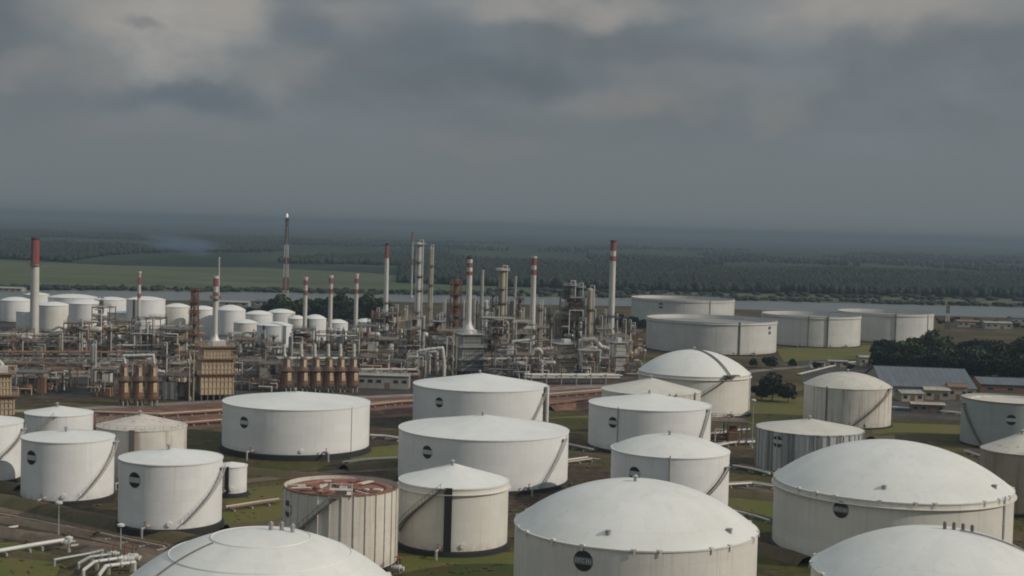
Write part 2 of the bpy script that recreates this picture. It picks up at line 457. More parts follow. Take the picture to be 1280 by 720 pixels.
M['field'] = sheet_mat('green wet field', (0.056, 0.074, 0.030), (0.074, 0.086, 0.038), (0.11, 0.10, 0.058), 0.004, 0.009, 0.05, stretch=(0.5, 1.4, 1))
M['lawn'] = sheet_mat('mown grass', (0.078, 0.088, 0.015), (0.108, 0.096, 0.021), (0.125, 0.088, 0.032), 0.03, 0.10)


def water_mat():
    m, t, b = principled('grey river water')
    geo = t.new('ShaderNodeNewGeometry').outputs['Position']
    b.inputs['Base Color'].default_value = (0.13, 0.135, 0.13, 1)
    b.inputs['Roughness'].default_value = 0.28
    b.inputs['IOR'].default_value = 1.33
    bp = t.new('ShaderNodeBump')
    bp.inputs['Strength'].default_value = 0.06
    bp.inputs['Distance'].default_value = 0.3
    t.put(bp.inputs['Height'], t.noise(geo, 0.12, 4, 0.6))
    t.put(b.inputs['Normal'], bp.outputs[0])
    return m


M['water'] = water_mat()


# ------------------------------------------------------------------ mesh builder
class MB:
    def __init__(self):
        self.v, self.f, self.s = [], [], []

    def add(self, vs, fs, smooth=False):
        o = len(self.v)
        self.v.extend(vs)
        for q in fs:
            self.f.append(tuple(i + o for i in q))
            self.s.append(smooth)

    def box(self, c, s, rz=0.0):
        x, y, z = s[0] / 2, s[1] / 2, s[2] / 2
        ca, sa = math.cos(rz), math.sin(rz)
        vs = []
        for dz in (-z, z):
            for dx, dy in ((-x, -y), (x, -y), (x, y), (-x, y)):
                vs.append((c[0] + dx * ca - dy * sa, c[1] + dx * sa + dy * ca, c[2] + dz))
        self.add(vs, [(3, 2, 1, 0), (4, 5, 6, 7), (0, 1, 5, 4), (1, 2, 6, 5), (2, 3, 7, 6), (3, 0, 4, 7)])

    def beam(self, p, q, w=0.2, h=None):
        h = h or w
        self.cyl(p, q, w * 0.7071, None, 4, phase=PI / 4, smooth=False)

    def cyl(self, p, q, r, r2=None, n=12, caps=True, phase=0.0, smooth=True):
        r2 = r if r2 is None else r2
        p, q = Vector(p), Vector(q)
        d = q - p
        if d.length < 1e-6:
            return
        d.normalize()
        a = Vector((1, 0, 0)) if abs(d.z) > 0.9 else Vector((0, 0, 1)).cross(d).normalized()
        a = (a - d * a.dot(d)).normalized()
        b = d.cross(a)
        vs = []
        for i in range(n):
            t = 2 * PI * i / n + phase
            e = a * math.cos(t) + b * math.sin(t)
            vs.append(tuple(p + e * r))
            vs.append(tuple(q + e * r2))
        fs = [(2 * i, 2 * ((i + 1) % n), 2 * ((i + 1) % n) + 1, 2 * i + 1) for i in range(n)]
        self.add(vs, fs, smooth)
        if caps:
            self.add([vs[2 * i] for i in range(n)], [tuple(range(n - 1, -1, -1))])
            self.add([vs[2 * i + 1] for i in range(n)], [tuple(range(n))])

    def lathe(self, prof, n=32, c=(0, 0, 0), smooth=True, a0=0.0, a1=2 * PI):
        # profile corners sharper than 35 degrees are split, so that shading stays true on both sides
        if smooth and len(prof) > 2:
            cut = [0]
            for i in range(1, len(prof) - 1):
                u = Vector((prof[i][0] - prof[i - 1][0], prof[i][1] - prof[i - 1][1]))
                w = Vector((prof[i + 1][0] - prof[i][0], prof[i + 1][1] - prof[i][1]))
                if u.length > 1e-9 and w.length > 1e-9 and u.angle(w) > 0.6:
                    cut.append(i)
            if len(cut) > 1:
                cut.append(len(prof) - 1)
                for a, b in zip(cut[:-1], cut[1:]):
                    self.lathe(prof[a:b + 1], n, c, smooth, a0, a1)
                return
        full = abs(a1 - a0 - 2 * PI) < 1e-6
        m = n if full else n + 1
        vs = []
        for i in range(m):
            t = a0 + (a1 - a0) * i / n
            for r, z in prof:
                vs.append((c[0] + r * math.cos(t), c[1] + r * math.sin(t), c[2] + z))
        k = len(prof)
        fs = []
        for i in range(n):
            j = (i + 1) % m
            for a in range(k - 1):
                q = [i * k + a, j * k + a, j * k + a + 1, i * k + a + 1]
                if prof[a][0] < 1e-6:
                    q = [q[0], q[2], q[3]]
                elif prof[a + 1][0] < 1e-6:
                    q = [q[0], q[1], q[2]]
                fs.append(tuple(q))
        self.add(vs, fs, smooth)

    def tube(self, pts, r, n=8):
        for i in range(len(pts) - 1):
            self.cyl(pts[i], pts[i + 1], r, None, n)
        for p in pts[1:-1]:
            self.ball(p, r * 1.02, 6, 4)

    def ball(self, c, r, n=12, m=6, sz=1.0):
        prof = [(r * math.sin(PI * k / m), -r * sz * math.cos(PI * k / m)) for k in range(m + 1)]
        self.lathe(prof, n, c)

    def build(self, name, mat, parent=None, loc=None):
        me = bpy.data.meshes.new(name)
        me.from_pydata([tuple(v) for v in self.v], [], self.f)
        me.polygons.foreach_set('use_smooth', self.s)
        me.materials.append(M[mat] if isinstance(mat, str) else mat)
        me.update()
        o = bpy.data.objects.new(name, me)
        COL.objects.link(o)
        if parent:
            o.parent = parent
        if loc:
            o.location = loc
        return o


def thing(name, label, cat, loc, rz=0.0, group=None):
    o = bpy.data.objects.new(name, None)
    o.empty_display_size = 1.0
    COL.objects.link(o)
    o.location = loc
    o.rotation_euler = (0, 0, rz)
    o['label'] = label
    o['category'] = cat
    if group:
        o['group'] = group
    return o


def structure(o):
    o['kind'] = 'structure'
    return o


def copy_tree(o, parent=None):
    c = o.copy()
    COL.objects.link(c)
    c.parent = parent
    for ch in list(o.children):
        copy_tree(ch, c)
    return c


def share(o, name, parent, loc, rz=0.0):
    c = bpy.data.objects.new(name, o.data)
    COL.objects.link(c)
    c.parent = parent
    c.location = loc
    c.rotation_euler = (0, 0, rz)
    return c


# places on the ground, read off the photograph
def G(px, py, z=0.0):
    d = pray(px, py)
    k = (z - CAMZ) / d.z
    return Vector((d.x * k, d.y * k, z))


def z_at(px, py, Y):
    d = pray(px, py)
    return CAMZ + d.z / d.y * Y


def xz_at(px, py, Y):
    d = pray(px, py)
    return d.x / d.y * Y, CAMZ + d.z / d.y * Y


def hit_shell(px, py, c, R):
    """angle and height where the sight line meets an upright shell"""
    d = pray(px, py)
    dx, dy = d.x, d.y
    A = dx * dx + dy * dy
    B = -2 * (dx * c[0] + dy * c[1])
    Cq = c[0] ** 2 + c[1] ** 2 - R * R
    disc = max(B * B - 4 * A * Cq, 0.0)
    k = (-B - math.sqrt(disc)) / (2 * A)
    return math.atan2(dy * k - c[1], dx * k - c[0]), CAMZ + d.z * k


def poly_sheet(name, pts, z, mat, sub=1):
    mb = MB()
    mb.add([(p[0], p[1], z) for p in pts], [tuple(range(len(pts)))])
    o = mb.build(name, mat)
    # face up
    if o.data.polygons[0].normal.z < 0:
        o.data.flip_normals()
    return structure(o)


def strip(name, path, w, z, mat):
    mb = MB()
    P = [Vector((p[0], p[1], 0)) for p in path]
    L, Rr = [], []
    for i, p in enumerate(P):
        t = (P[min(i + 1, len(P) - 1)] - P[max(i - 1, 0)]).normalized()
        nrm = Vector((-t.y, t.x, 0))
        L.append(p + nrm * w / 2)
        Rr.append(p - nrm * w / 2)
    vs = [(p.x, p.y, z) for p in L + Rr]
    k = len(P)
    mb.add(vs, [(k + i, k + i + 1, i + 1, i) for i in range(k - 1)])
    return structure(mb.build(name, mat))


def bank(name, path, w_bot, w_top, h, mat, wob=0.35):
    """a raised earth bank with an uneven crest"""
    mb = MB()
    P = []
    for i in range(len(path) - 1):
        a, b = Vector((*path[i][:2], 0)), Vector((*path[i + 1][:2], 0))
        n = max(2, int((b - a).length / 5))
        P += [a.lerp(b, k / n) for k in range(n)]
    P.append(Vector((*path[-1][:2], 0)))
    vs, fs = [], []
    for i, p in enumerate(P):
        t = (P[min(i + 1, len(P) - 1)] - P[max(i - 1, 0)]).normalized()
        nrm = Vector((-t.y, t.x, 0))
        for off, z in ((w_bot / 2, -0.3), (w_top / 2, h), (0, h * 1.08), (-w_top / 2, h), (-w_bot / 2, -0.3)):
            j = 1.0 if z > 0 else 0.6
            q = p + nrm * (off + random.uniform(-wob, wob) * j)
            vs.append((q.x, q.y, z + (random.uniform(-0.12, 0.12) if z > 0 else 0)))
        if i:
            for k in range(4):
                fs.append(((i - 1) * 5 + k, i * 5 + k, i * 5 + k + 1, (i - 1) * 5 + k + 1))
    mb.add(vs, fs, True)
    o = mb.build(name, mat)
    if sum(pl.normal.z for pl in o.data.polygons) < 0:
        o.data.flip_normals()
    return structure(o)

# ================================================================== THE SETTING
def ground_sheet():
    def axis(near, mid, far):
        a = list(np.arange(-near, near + 1, 60.0))
        b = list(np.geomspace(near + 120, far, 14))
        return [-x for x in reversed(b)] + a + b
    xs = axis(900, 0, 26000)
    ys = list(np.arange(-300, 2000, 60.0)) + list(np.geomspace(2100, 42000, 22))
    vs = [(x, y, 0.0) for y in ys for x in xs]
    n = len(xs)
    fs = [(j * n + i, j * n + i + 1, (j + 1) * n + i + 1, (j + 1) * n + i) for j in range(len(ys) - 1) for i in range(n - 1)]
    mb = MB()
    mb.add(vs, fs)
    return structure(mb.build('ground', 'ground'))


ground_sheet()

far_bank = [(-260, 360), (100, 363), (350, 366), (560, 369.5), (800, 373), (1000, 377.5), (1280, 384.5), (1520, 390)]
near_bank = [(1520, 410), (1280, 398), (1000, 389), (800, 383), (560, 379), (480, 377), (300, 376), (-260, 374)]
poly_sheet('river', [G(*p) for p in far_bank + near_bank], 0.10, 'water')
poly_sheet('field', [G(*p) for p in [(-300, 320), (0, 325.5), (150, 332), (240, 334), (330, 335), (460, 341), (560, 352), (560, 369), (350, 365.5), (100, 362.5), (-300, 359)]], 0.12, 'field')
poly_sheet('river_meadow', [G(*p) for p in [(560, 352), (760, 362), (1280, 373), (1520, 378), (1520, 389.5), (1280, 384), (1000, 377), (800, 372.5), (560, 369)]], 0.12, 'field')
poly_sheet('plant_paving', [G(*p) for p in [(-300, 398), (300, 396), (560, 398), (800, 404), (800, 478), (690, 490), (470, 494), (300, 497), (120, 499), (-300, 494)]], 0.05, 'pad')
poly_sheet('tank_yard', [G(*p) for p in [(-250, 375), (480, 379), (480, 399), (300, 397), (-300, 399)]], 0.06, 'gravel')
poly_sheet('gravel_yard', [G(*p) for p in [(1000, 452), (1420, 462), (1460, 528), (1120, 524), (1005, 500)]], 0.05, 'gravel')
poly_sheet('red_soil', [G(*p) for p in [(676, 482), (800, 478), (880, 490), (760, 512), (684, 514)]], 0.07, 'redsoil')
poly_sheet('red_soil', [G(*p) for p in [(440, 497), (530, 494), (530, 520), (440, 524)]], 0.07, 'redsoil')
poly_sheet('red_soil', [G(*p) for p in [(120, 508), (290, 500), (290, 532), (226, 540), (110, 530)]], 0.07, 'redsoil')
for pts in ([(686, 522), (760, 518), (760, 534), (686, 540)], [(888, 500), (1010, 496), (1010, 526), (940, 530), (890, 522)],
            [(1090, 528), (1215, 532), (1215, 548), (1090, 543)], [(290, 612), (372, 606), (372, 668), (270, 664)],
            [(905, 622), (975, 628), (975, 664), (930, 668)], [(970, 436), (1130, 430), (1130, 446), (980, 452)],
            [(436, 562), (500, 556), (500, 576), (440, 582)], [(-60, 680), (20, 678), (80, 700), (60, 740), (-80, 740)],
            [(500, 696), (645, 690), (645, 740), (505, 740)]):
    poly_sheet('lawn', [G(*p) for p in pts], 0.06, 'lawn')

strip('road', [G(*p) for p in [(-220, 520), (60, 513), (200, 506), (300, 500), (470, 496), (620, 490), (700, 486), (820, 478), (960, 462), (1100, 452), (1250, 450), (1420, 454)]], 7.0, 0.09, 'road')
strip('road', [G(*p) for p in [(686, 486), (740, 482), (820, 484), (900, 493)]], 5.0, 0.13, 'road')
strip('track', [G(*p) for p in [(-150, 622), (0, 640), (120, 668), (230, 692), (330, 716)]], 8.0, 0.10, 'track')
strip('track', [G(*p) for p in [(900, 604), (950, 611), (1000, 618)]], 6.0, 0.10, 'track')
strip('track', [G(*p) for p in [(900, 552), (945, 550), (960, 548)]], 6.0, 0.10, 'track')
strip('track', [G(*p) for p in [(290, 604), (340, 598), (420, 590), (500, 586)]], 5.0, 0.10, 'track')

BANKS = [
    ([(-120, 608), (0, 627), (70, 642), (160, 661), (265, 684), (350, 700)], 9, 3, 1.5, 'bund'),
    ([(-120, 650), (-20, 663), (60, 676), (150, 694), (240, 716)], 7, 2, 1.2, 'track'),
    ([(225, 543), (290, 549), (290, 549)], 9, 3, 1.8, 'bund'),
    ([(285, 588), (360, 596), (440, 601)], 7, 2, 1.3, 'bund'),
    ([(430, 588), (470, 584), (510, 582)], 7, 2, 1.5, 'bund'),
    ([(285, 665), (330, 660), (380, 652)], 7, 2, 1.3, 'bund'),
    ([(686, 513), (720, 509), (770, 504)], 7, 2, 1.5, 'redsoil'),
    ([(455, 520), (500, 516), (540, 513)], 7, 2, 1.5, 'redsoil'),
    ([(120, 527), (200, 531), (292, 524)], 7, 2, 1.5, 'redsoil'),
    ([(700, 570), (735, 574), (775, 580)], 8, 2, 1.5, 'bund'),
    ([(890, 536), (950, 540), (1000, 545)], 8, 2, 1.5, 'bund'),
    ([(905, 618), (950, 622), (985, 626)], 7, 2, 1.4, 'bund'),
    ([(1090, 552), (1150, 548), (1215, 550)], 8, 2, 1.6, 'bund'),
    ([(880, 500), (950, 492), (1005, 486)], 7, 2, 1.3, 'bund'),
    ([(910, 676), (960, 690), (1010, 706)], 7, 2, 1.4, 'bund'),
    ([(-140, 632), (-40, 645), (40, 656), (120, 671)], 5, 1.5, 0.9, 'track'),
    ([(-140, 684), (-20, 690), (70, 700), (140, 712)], 5, 1.5, 0.8, 'bund'),
    ([(100, 680), (180, 697), (250, 712)], 5, 1.5, 0.9, 'redsoil'),
    ([(-60, 598), (0, 607), (26, 612)], 6, 2, 1.2, 'bund'),
]
for path, wb, wtp, h, mt in BANKS:
    bank('earth_bank', [G(*p) for p in path], wb, wtp, h, mt)


# far woods across the river: one mass nobody could count
def icosphere_dirs():
    t = (1 + 5 ** 0.5) / 2
    v = np.array([(-1, t, 0), (1, t, 0), (-1, -t, 0), (1, -t, 0), (0, -1, t), (0, 1, t), (0, -1, -t), (0, 1, -t),
                  (t, 0, -1), (t, 0, 1), (-t, 0, -1), (-t, 0, 1)], float)
    v /= np.linalg.norm(v, axis=1)[:, None]
    f = np.array([(0, 11, 5), (0, 5, 1), (0, 1, 7), (0, 7, 10), (0, 10, 11), (1, 5, 9), (5, 11, 4), (11, 10, 2), (10, 7, 6),
                  (7, 1, 8), (3, 9, 4), (3, 4, 2), (3, 2, 6), (3, 6, 8), (3, 8, 9), (4, 9, 5), (2, 4, 11), (6, 2, 10), (8, 6, 7), (9, 8, 1)])
    return v, f


def clump_mass(name, pts, rads, heights, mat, kind='stuff'):
    v, f = icosphere_dirs()
    n = len(pts)
    jit = rng.uniform(0.65, 1.3, (n, 12, 1))
    P = v[None] * jit
    P[:, :, 0] *= rads[:, None]
    P[:, :, 1] *= rads[:, None]
    P[:, :, 2] *= (heights * 0.55)[:, None]
    P[:, :, 0] += pts[:, 0][:, None]
    P[:, :, 1] += pts[:, 1][:, None]
    P[:, :, 2] += (heights * 0.5)[:, None]
    V = P.reshape(-1, 3)
    Fc = (f[None] + (np.arange(n) * 12)[:, None, None]).reshape(-1, 3)
    me = bpy.data.meshes.new(name)
    me.vertices.add(len(V))
    me.vertices.foreach_set('co', V.ravel())
    me.loops.add(Fc.size)
    me.loops.foreach_set('vertex_index', Fc.ravel().astype(np.int32))
    me.polygons.add(len(Fc))
    me.polygons.foreach_set('loop_start', np.arange(0, Fc.size, 3, dtype=np.int32))
    me.materials.append(M[mat])
    me.update(calc_edges=True)
    me.validate()
    o = bpy.data.objects.new(name, me)
    COL.objects.link(o)
    o['kind'] = kind
    return o


def thin_out(P, sc, cut):
    k = [mnoise.noise((p[0] * sc, p[1] * sc * 0.4, 1.7)) > cut for p in P]
    return P[np.array(k)]


def wood_points(front, depth_fn, n):
    """scatter behind a front line given in photo pixels"""
    L = [G(*p) for p in front]
    xs = np.array([p.x for p in L])
    ys = np.array([p.y for p in L])
    t = rng.random(n) ** 1.6
    px = rng.uniform(xs.min(), xs.max(), n)
    fr = np.interp(px, xs, ys)
    return np.c_[px * (1 + t * depth_fn / fr), fr + t * depth_fn + rng.uniform(-18, 18, n)]


w1 = np.vstack([wood_points([(500, 353), (640, 358), (760, 363), (1000, 367), (1280, 373), (1520, 378)], 950, 28000), thin_out(wood_points([(500, 326), (1280, 340), (1520, 345)], 3200, 9000), 0.004, 0.05)])
clump_mass('far_woodland', w1, rng.uniform(2.0, 5.2, len(w1)) , rng.uniform(7, 13, len(w1)) + 5 * np.array([mnoise.noise((p[0] * 0.006, p[1] * 0.006, 9.0)) for p in w1]), 'leaffar')
w2 = thin_out(wood_points([(-300, 318), (0, 323), (150, 331), (330, 334), (460, 339), (560, 350)], 3600, 22000), 0.0035, -0.08)
clump_mass('far_woodland', w2, rng.uniform(2.5, 5.5, len(w2)), rng.uniform(6, 11, len(w2)), 'leaffar')
# hedges and scrub along the river and in the field
w3 = wood_points([(-300, 359.5), (100, 362), (350, 365), (560, 368.5)], 14, 340)
clump_mass('riverside_scrub', w3, rng.uniform(2, 5, len(w3)), rng.uniform(2, 4.5, len(w3)), 'leaffar')
w4 = wood_points([(560, 368.5), (800, 372), (1000, 376.5), (1280, 383.5), (1520, 389)], 16, 420)
clump_mass('riverside_scrub', w4, rng.uniform(2, 5, len(w4)), rng.uniform(2, 4.5, len(w4)), 'leaffar')
w5 = wood_points([(600, 366), (1280, 377)], 90, 120)
clump_mass('field_hedge', w5, rng.uniform(3, 7, len(w5)), rng.uniform(2.5, 5, len(w5)), 'leaffar')
# rough weeds on the near ground
wx = []
for _ in range(2600):
    p = G(random.uniform(-40, 1330), random.uniform(500, 760))
    if mnoise.noise((p.x * 0.02, p.y * 0.02, 3.0)) > -0.12:
        wx.append((p.x, p.y))
wx = np.array(wx)
clump_mass('weeds', wx, rng.uniform(0.25, 0.75, len(wx)), rng.uniform(0.12, 0.32, len(wx)), 'weed')


# ------------------------------------------------------------------ trees
def make_tree(h, spread, lobes, leaves, seed, mat, label, group):
    r = random.Random(seed)
    root = thing('broadleaf_tree', label, 'tree', (0, 0, 0), 0, group)
    tr = MB()
    tr.cyl((0, 0, -0.2), (0, 0, h * 0.4), 0.045 * h * 0.6, 0.02 * h, 8)
    L = []
    for i in range(lobes):
        a = r.uniform(0, 2 * PI)
        d = spread * math.sqrt(r.random()) * 0.72
        z = h * r.uniform(0.42, 0.86) * (1 - 0.25 * d / spread)
        L.append(((d * math.cos(a), d * math.sin(a), z), spread * r.uniform(0.32, 0.52), r.uniform(0.6, 0.9)))
        tr.cyl((0, 0, h * r.uniform(0.25, 0.4)), L[-1][0], 0.016 * h, 0.006 * h, 5, caps=False)
    tr.build('trunk', 'bark', root)
    cr = MB()
    for i in range(leaves):
        c, R, sq = r.choice(L)
        while True:
            q = Vector((r.uniform(-1, 1), r.uniform(-1, 1), r.uniform(-1, 1)))
            if 0.05 < q.length < 1:
                break
        q = q.normalized() * (q.length ** 0.45)
        p = Vector((c[0] + q.x * R, c[1] + q.y * R, max(0.4, c[2] + q.z * R * sq)))
        s = r.uniform(0.35, 0.75) * (h / 11) ** 0.5
        u = Vector((r.gauss(0, 1), r.gauss(0, 1), r.gauss(0, 0.6))).normalized()
        w = u.cross(Vector((r.gauss(0, 1), r.gauss(0, 1), r.gauss(0, 1)))).normalized()
        cr.add([p - u * s, p - w * s * 0.7, p + u * s, p + w * s * 0.7], [(0, 1, 2, 3)])
    cr.build('crown', mat, root)
    return root


TREES = [make_tree(11, 5.2, 11, 1500, 1, 'leafdark', 'x', 'x'), make_tree(9, 4.6, 9, 1300, 2, 'leafdark', 'x', 'x'),
         make_tree(12, 4.6, 12, 1500, 3, 'leafmid', 'x', 'x'), make_tree(5, 3.6, 8, 900, 4, 'leafdark', 'x', 'x')]
tree_used = [False] * 4


def plant(kind, px, py, sc, label, group):
    t = TREES[kind] if not tree_used[kind] else copy_tree(TREES[kind])
    tree_used[kind] = True
    p = G(px, py)
    t.location = p
    t.rotation_euler.z = random.uniform(0, 6.28)
    s = sc * random.uniform(0.88, 1.12)
    t.scale = (s, s, s * random.uniform(0.9, 1.1))
    t['label'] = label
    t['group'] = group
    if kind == 3:
        t.name = 'round_bush'
        t['category'] = 'bush'
    return t


_NUM = ['first', 'second', 'third', 'fourth', 'fifth', 'sixth', 'seventh', 'eighth', 'ninth', 'tenth', 'eleventh', 'twelfth', 'thirteenth',
        'fourteenth', 'fifteenth', 'sixteenth', 'seventeenth', 'eighteenth', 'nineteenth', 'twentieth', 'twenty-first', 'twenty-second',
        'twenty-third', 'twenty-fourth', 'twenty-fifth', 'twenty-sixth']
# the dark grove on the right
for i in range(80):
    px = 1102 + (i % 20) * 13.5 + random.uniform(-4, 4)
    row = i // 20
    py = 446 + row * 7.5 + (px - 1100) * 0.075 + random.uniform(-2, 2)
    plant(random.choice((0, 1, 0, 2)), px, py, random.uniform(1.2, 1.5) * (0.8 if px < 1125 else 1), _NUM[i % 20] + ' dark tree from the left in the ' + ('rear', 'third', 'second', 'front')[row] + ' row of the grove', 'trees of the dark grove')
# the dark trees behind the left tanks
for i in range(46):
    px = 316 + (i % 23) * 7.6 + random.uniform(-4, 4)
    row = i // 23
    py = 396 + row * 7 + random.uniform(-2, 2)
    edge = min(1.0, (px - 305) / 40.0)
    plant(random.choice((0, 1, 2)), px, py, random.uniform(1.25, 1.55) * max(0.55, edge), _NUM[i % 23] + ' dark tree from the left, ' + ('back', 'front')[row] + ' row of the riverside clump', 'trees of the riverside clump')
for px, py, sc, lab in [(963, 461, 1.2, 'dark bush by the foot of the front open-top tank'), (942, 459, 0.9, 'small dark bush left of the open-top tank bushes'),
                        (990, 460, 0.8, 'low dark bush on the grass right of the open-top tank'),
                        (965, 502, 1.9, 'large dark bush between the ringed dome tank and the rust-topped tank'), (985, 503, 1.6, 'dark bush touching the left of the rust-topped tank'),
                        (952, 500, 1.2, 'dark bush just right of the brown-stair dome tank'), (900, 453, 0.9, 'dark bush above the crown of the brown-stair dome tank'),
                        (1020, 462, 0.7, 'low bush in front of the small pale flat shed'), (1062, 463, 0.7, 'low bush left of the cream cabin')]:
    plant(3, px, py, sc, lab, 'bushes on the right-hand grass')
for i in range(26):
    px = 700 + i * 4.6 + random.uniform(-2, 2)
    plant(random.choice((0, 1, 3)), px, 411 + random.uniform(-4, 4), random.uniform(0.7, 1.05), _NUM[i] + ' dark tree from the left behind the refinery columns', 'trees behind the refinery')
for i in range(22):
    px = 1170 + i * 5.5 + random.uniform(-2.5, 2.5)
    plant(random.choice((1, 3, 3)), px, 404 + (px - 1170) * 0.05 + random.uniform(-3, 3), random.uniform(0.45, 0.8), _NUM[i] + ' low tree from the left on the right-hand river bank', 'trees on the near river bank')


# ================================================================== STORAGE TANKS
def tank(name_label, xl, xr, yrim, yapex, h, roof='cone', shell='white', roofmat='roofwhite', emblem=None, emb_d=2.6,
         stairs=None, pipes=(), found=1.0, ribs=0, rail=False, seams=0, vents=1, band=False, letters=False, girder=False,
         stair_mat='stairpale', group='white storage tanks', name='storage_tank', cat='storage tank', n=64, ladder=None, small=False, inlet=True):
    xc = (xl + xr) / 2.0
    base = found
    c = G(xc, yrim, h + base)
    depth = (RC.transposed() @ Vector((c.x, c.y, c.z - CAMZ))).z * -1
    R = (xr - xl) / 2.0 * depth / F
    # the drawn half width is that of the sight lines that graze the shell
    th = math.atan2(c.x, c.y)
    R *= math.cos(th)
    t = thing(name, name_label, cat, (c.x, c.y, 0), 0, group)
    H = h + base
    rh = max(0.2, (yrim - yapex) * depth / F)
    # shell: courses a few millimetres apart in radius
    prof = []
    k = max(3, round(h / 2.42))
    for i in range(k):
        prof += [(R, base + h * i / k)] + ([(R, H)] if i == k - 1 else [])
    sh = MB()
    if roof == 'open':
        prof += [(R - 0.25, H), (R - 0.25, H - 7)]
    sh.lathe(prof, n)
    sh.build('shell', shell, t)
    fd = MB()
    fd.lathe([(R + 0.75, -0.4), (R + 0.55, base * 0.85), (R + 0.3, base), (R - 0.4, base + 0.02)], n)
    fd.build('foundation', 'bitumen', t)
    rg = MB()
    rg.lathe([(R - 0.02, H - 0.22), (R + 0.16, H - 0.22), (R + 0.16, H + 0.03), (R - 0.1, H + 0.06)], n)
    rg.build('rim_ring', 'rustorange' if roof == 'float' else shell, t)
    if girder:
        gd = MB()
        gd.lathe([(R, H - 1.3), (R + 0.55, H - 1.25), (R + 0.55, H - 1.12), (R, H - 1.1)], n)
        gd.build('wind_girder', shell, t)
    # roof
    def roof_z(r):
        u = r / R
        if roof == 'cone':
            return H + rh * (1 - u)
        if roof == 'dome':
            Rs = (R * R + rh * rh) / (2 * rh)
            return H + rh - Rs + math.sqrt(max(Rs * Rs - r * r, 0))
        return H
    if roof in ('cone', 'dome'):
        rf = MB()
        m = 14
        rf.lathe([(R * i / m, roof_z(R * i / m)) for i in range(m, -1, -1)], n)
        ro = rf.build('roof', roofmat, t)
        for q in range(seams):
            sm = MB()
            r0 = R * (0.36 + 0.3 * q)
            sm.lathe([(r0 - 0.12, roof_z(r0 - 0.12)), (r0, roof_z(r0) + 0.12), (r0 + 0.12, roof_z(r0 + 0.12))], n)
            sm.build('roof_seam', roofmat, ro)
    else:
        dz = H - (0.9 if roof == 'float' else 2.6)
        rf = MB()
        rf.lathe([(R - 0.35, dz), (R - 0.9, dz + 0.35), (R * 0.8, dz + 0.3), (R * 0.78, dz - 0.05), (0.3, dz + 0.1), (0, dz + 0.1)], n)
        ro = rf.build('floating_roof', roofmat, t)
    # vents and hatches
    if vents and not small:
        for q in range(vents):
            vt = MB()
            a = -PI / 2 + (q - vents / 2) * 0.9
            rr = 0.8 if vents == 1 else 2.3
            z0 = roof_z(rr) - 0.1 if roof in ('cone', 'dome') else H - 0.9
            x, y = rr * math.cos(a), rr * math.sin(a)
            vt.cyl((x, y, z0), (x, y, z0 + 0.9), 0.28, n=10)
            vt.cyl((x, y, z0 + 0.9), (x, y, z0 + 1.25), 0.6, 0.2, 10)
            vt.build('roof_vent', 'steel', t)
    # guard rail
    if rail and not small:
        rl = MB()
        a0, a1 = (0, 2 * PI) if rail is True else rail
        npost = max(4, int((a1 - a0) * R / 2.2))
        for hh in (0.55, 1.1):
            rl.lathe([(R - 0.025, H + hh - 0.025), (R + 0.025, H + hh - 0.025), (R + 0.025, H + hh + 0.025), (R - 0.025, H + hh + 0.025), (R - 0.025, H + hh - 0.025)], n, a0=a0, a1=a1)
        for i in range(npost + 1):
            a = a0 + (a1 - a0) * i / npost
            rl.beam((R * math.cos(a), R * math.sin(a), H), (R * math.cos(a), R * math.sin(a), H + 1.1), 0.06)
        rl.build('guard_rail', 'steel', t)
    if inlet and not small:
        for q, a in enumerate((-1.05, -2.0) if R > 15 else (-1.75,)):
            ip = MB()
            ca, sa = math.cos(a), math.sin(a)
            ip.tube([((R - 0.1) * ca, (R - 0.1) * sa, base + 0.7), ((R + 3.2) * ca, (R + 3.2) * sa, base + 0.7), ((R + 3.2) * ca, (R + 3.2) * sa, -0.2)], 0.26, 8)
            io = ip.build('inlet_pipe', 'steel', t)
            iv = MB()
            iv.cyl(((R + 1.4) * ca, (R + 1.4) * sa, base + 0.7), ((R + 2.0) * ca, (R + 2.0) * sa, base + 0.7), 0.42, n=10)
            iv.cyl(((R + 1.7) * ca, (R + 1.7) * sa, base + 0.7), ((R + 1.7) * ca, (R + 1.7) * sa, base + 1.8), 0.1, n=6)
            iv.cyl(((R + 1.7) * ca, (R + 1.7) * sa, base + 1.75), ((R + 1.7) * ca, (R + 1.7) * sa, base + 1.85), 0.3, n=10)
            iv.build('valve', 'rust', io)
        mh = MB()
        a = -1.35
        ca, sa = math.cos(a), math.sin(a)
        mh.cyl(((R - 0.05) * ca, (R - 0.05) * sa, base + 1.1), ((R + 0.35) * ca, (R + 0.35) * sa, base + 1.1), 0.5, n=14)
        mh.build('manhole', shell, t)
    # spiral staircase
    if stairs:
        (x0, y0), (x1, y1) = stairs[0], stairs[1]
        a0, z0 = hit_shell(x0, y0, c, R)
        a1, z1 = hit_shell(x1, y1, c, R)
        z0 = min(z0, H)
        if stairs[2:]:                      # carry the flight on to the ground
            if z1 > base + 0.3:
                f = (z0 - base) / max(z0 - z1, 0.1)
                a1, z1 = a0 + (a1 - a0) * f, base
        else:
            z1 = max(z1, base)
        N = 48
        sc = MB()
        for rad in (R + 0.12, R + 1.0):
            vs = []
            for i in range(N + 1):
                f = i / N
                a = a0 + (a1 - a0) * f
                z = z0 + (z1 - z0) * f
                for dr, dz in ((-0.05, -0.2), (0.05, -0.2), (0.05, 0.12), (-0.05, 0.12)):
                    vs.append(((rad + dr) * math.cos(a), (rad + dr) * math.sin(a), z + dz))
            fs = []
            for i in range(N):
                for q in range(4):
                    fs.append((i * 4 + q, i * 4 + (q + 1) % 4, (i + 1) * 4 + (q + 1) % 4, (i + 1) * 4 + q))
            sc.add(vs, fs)
        so = sc.build('staircase', stair_mat, t)
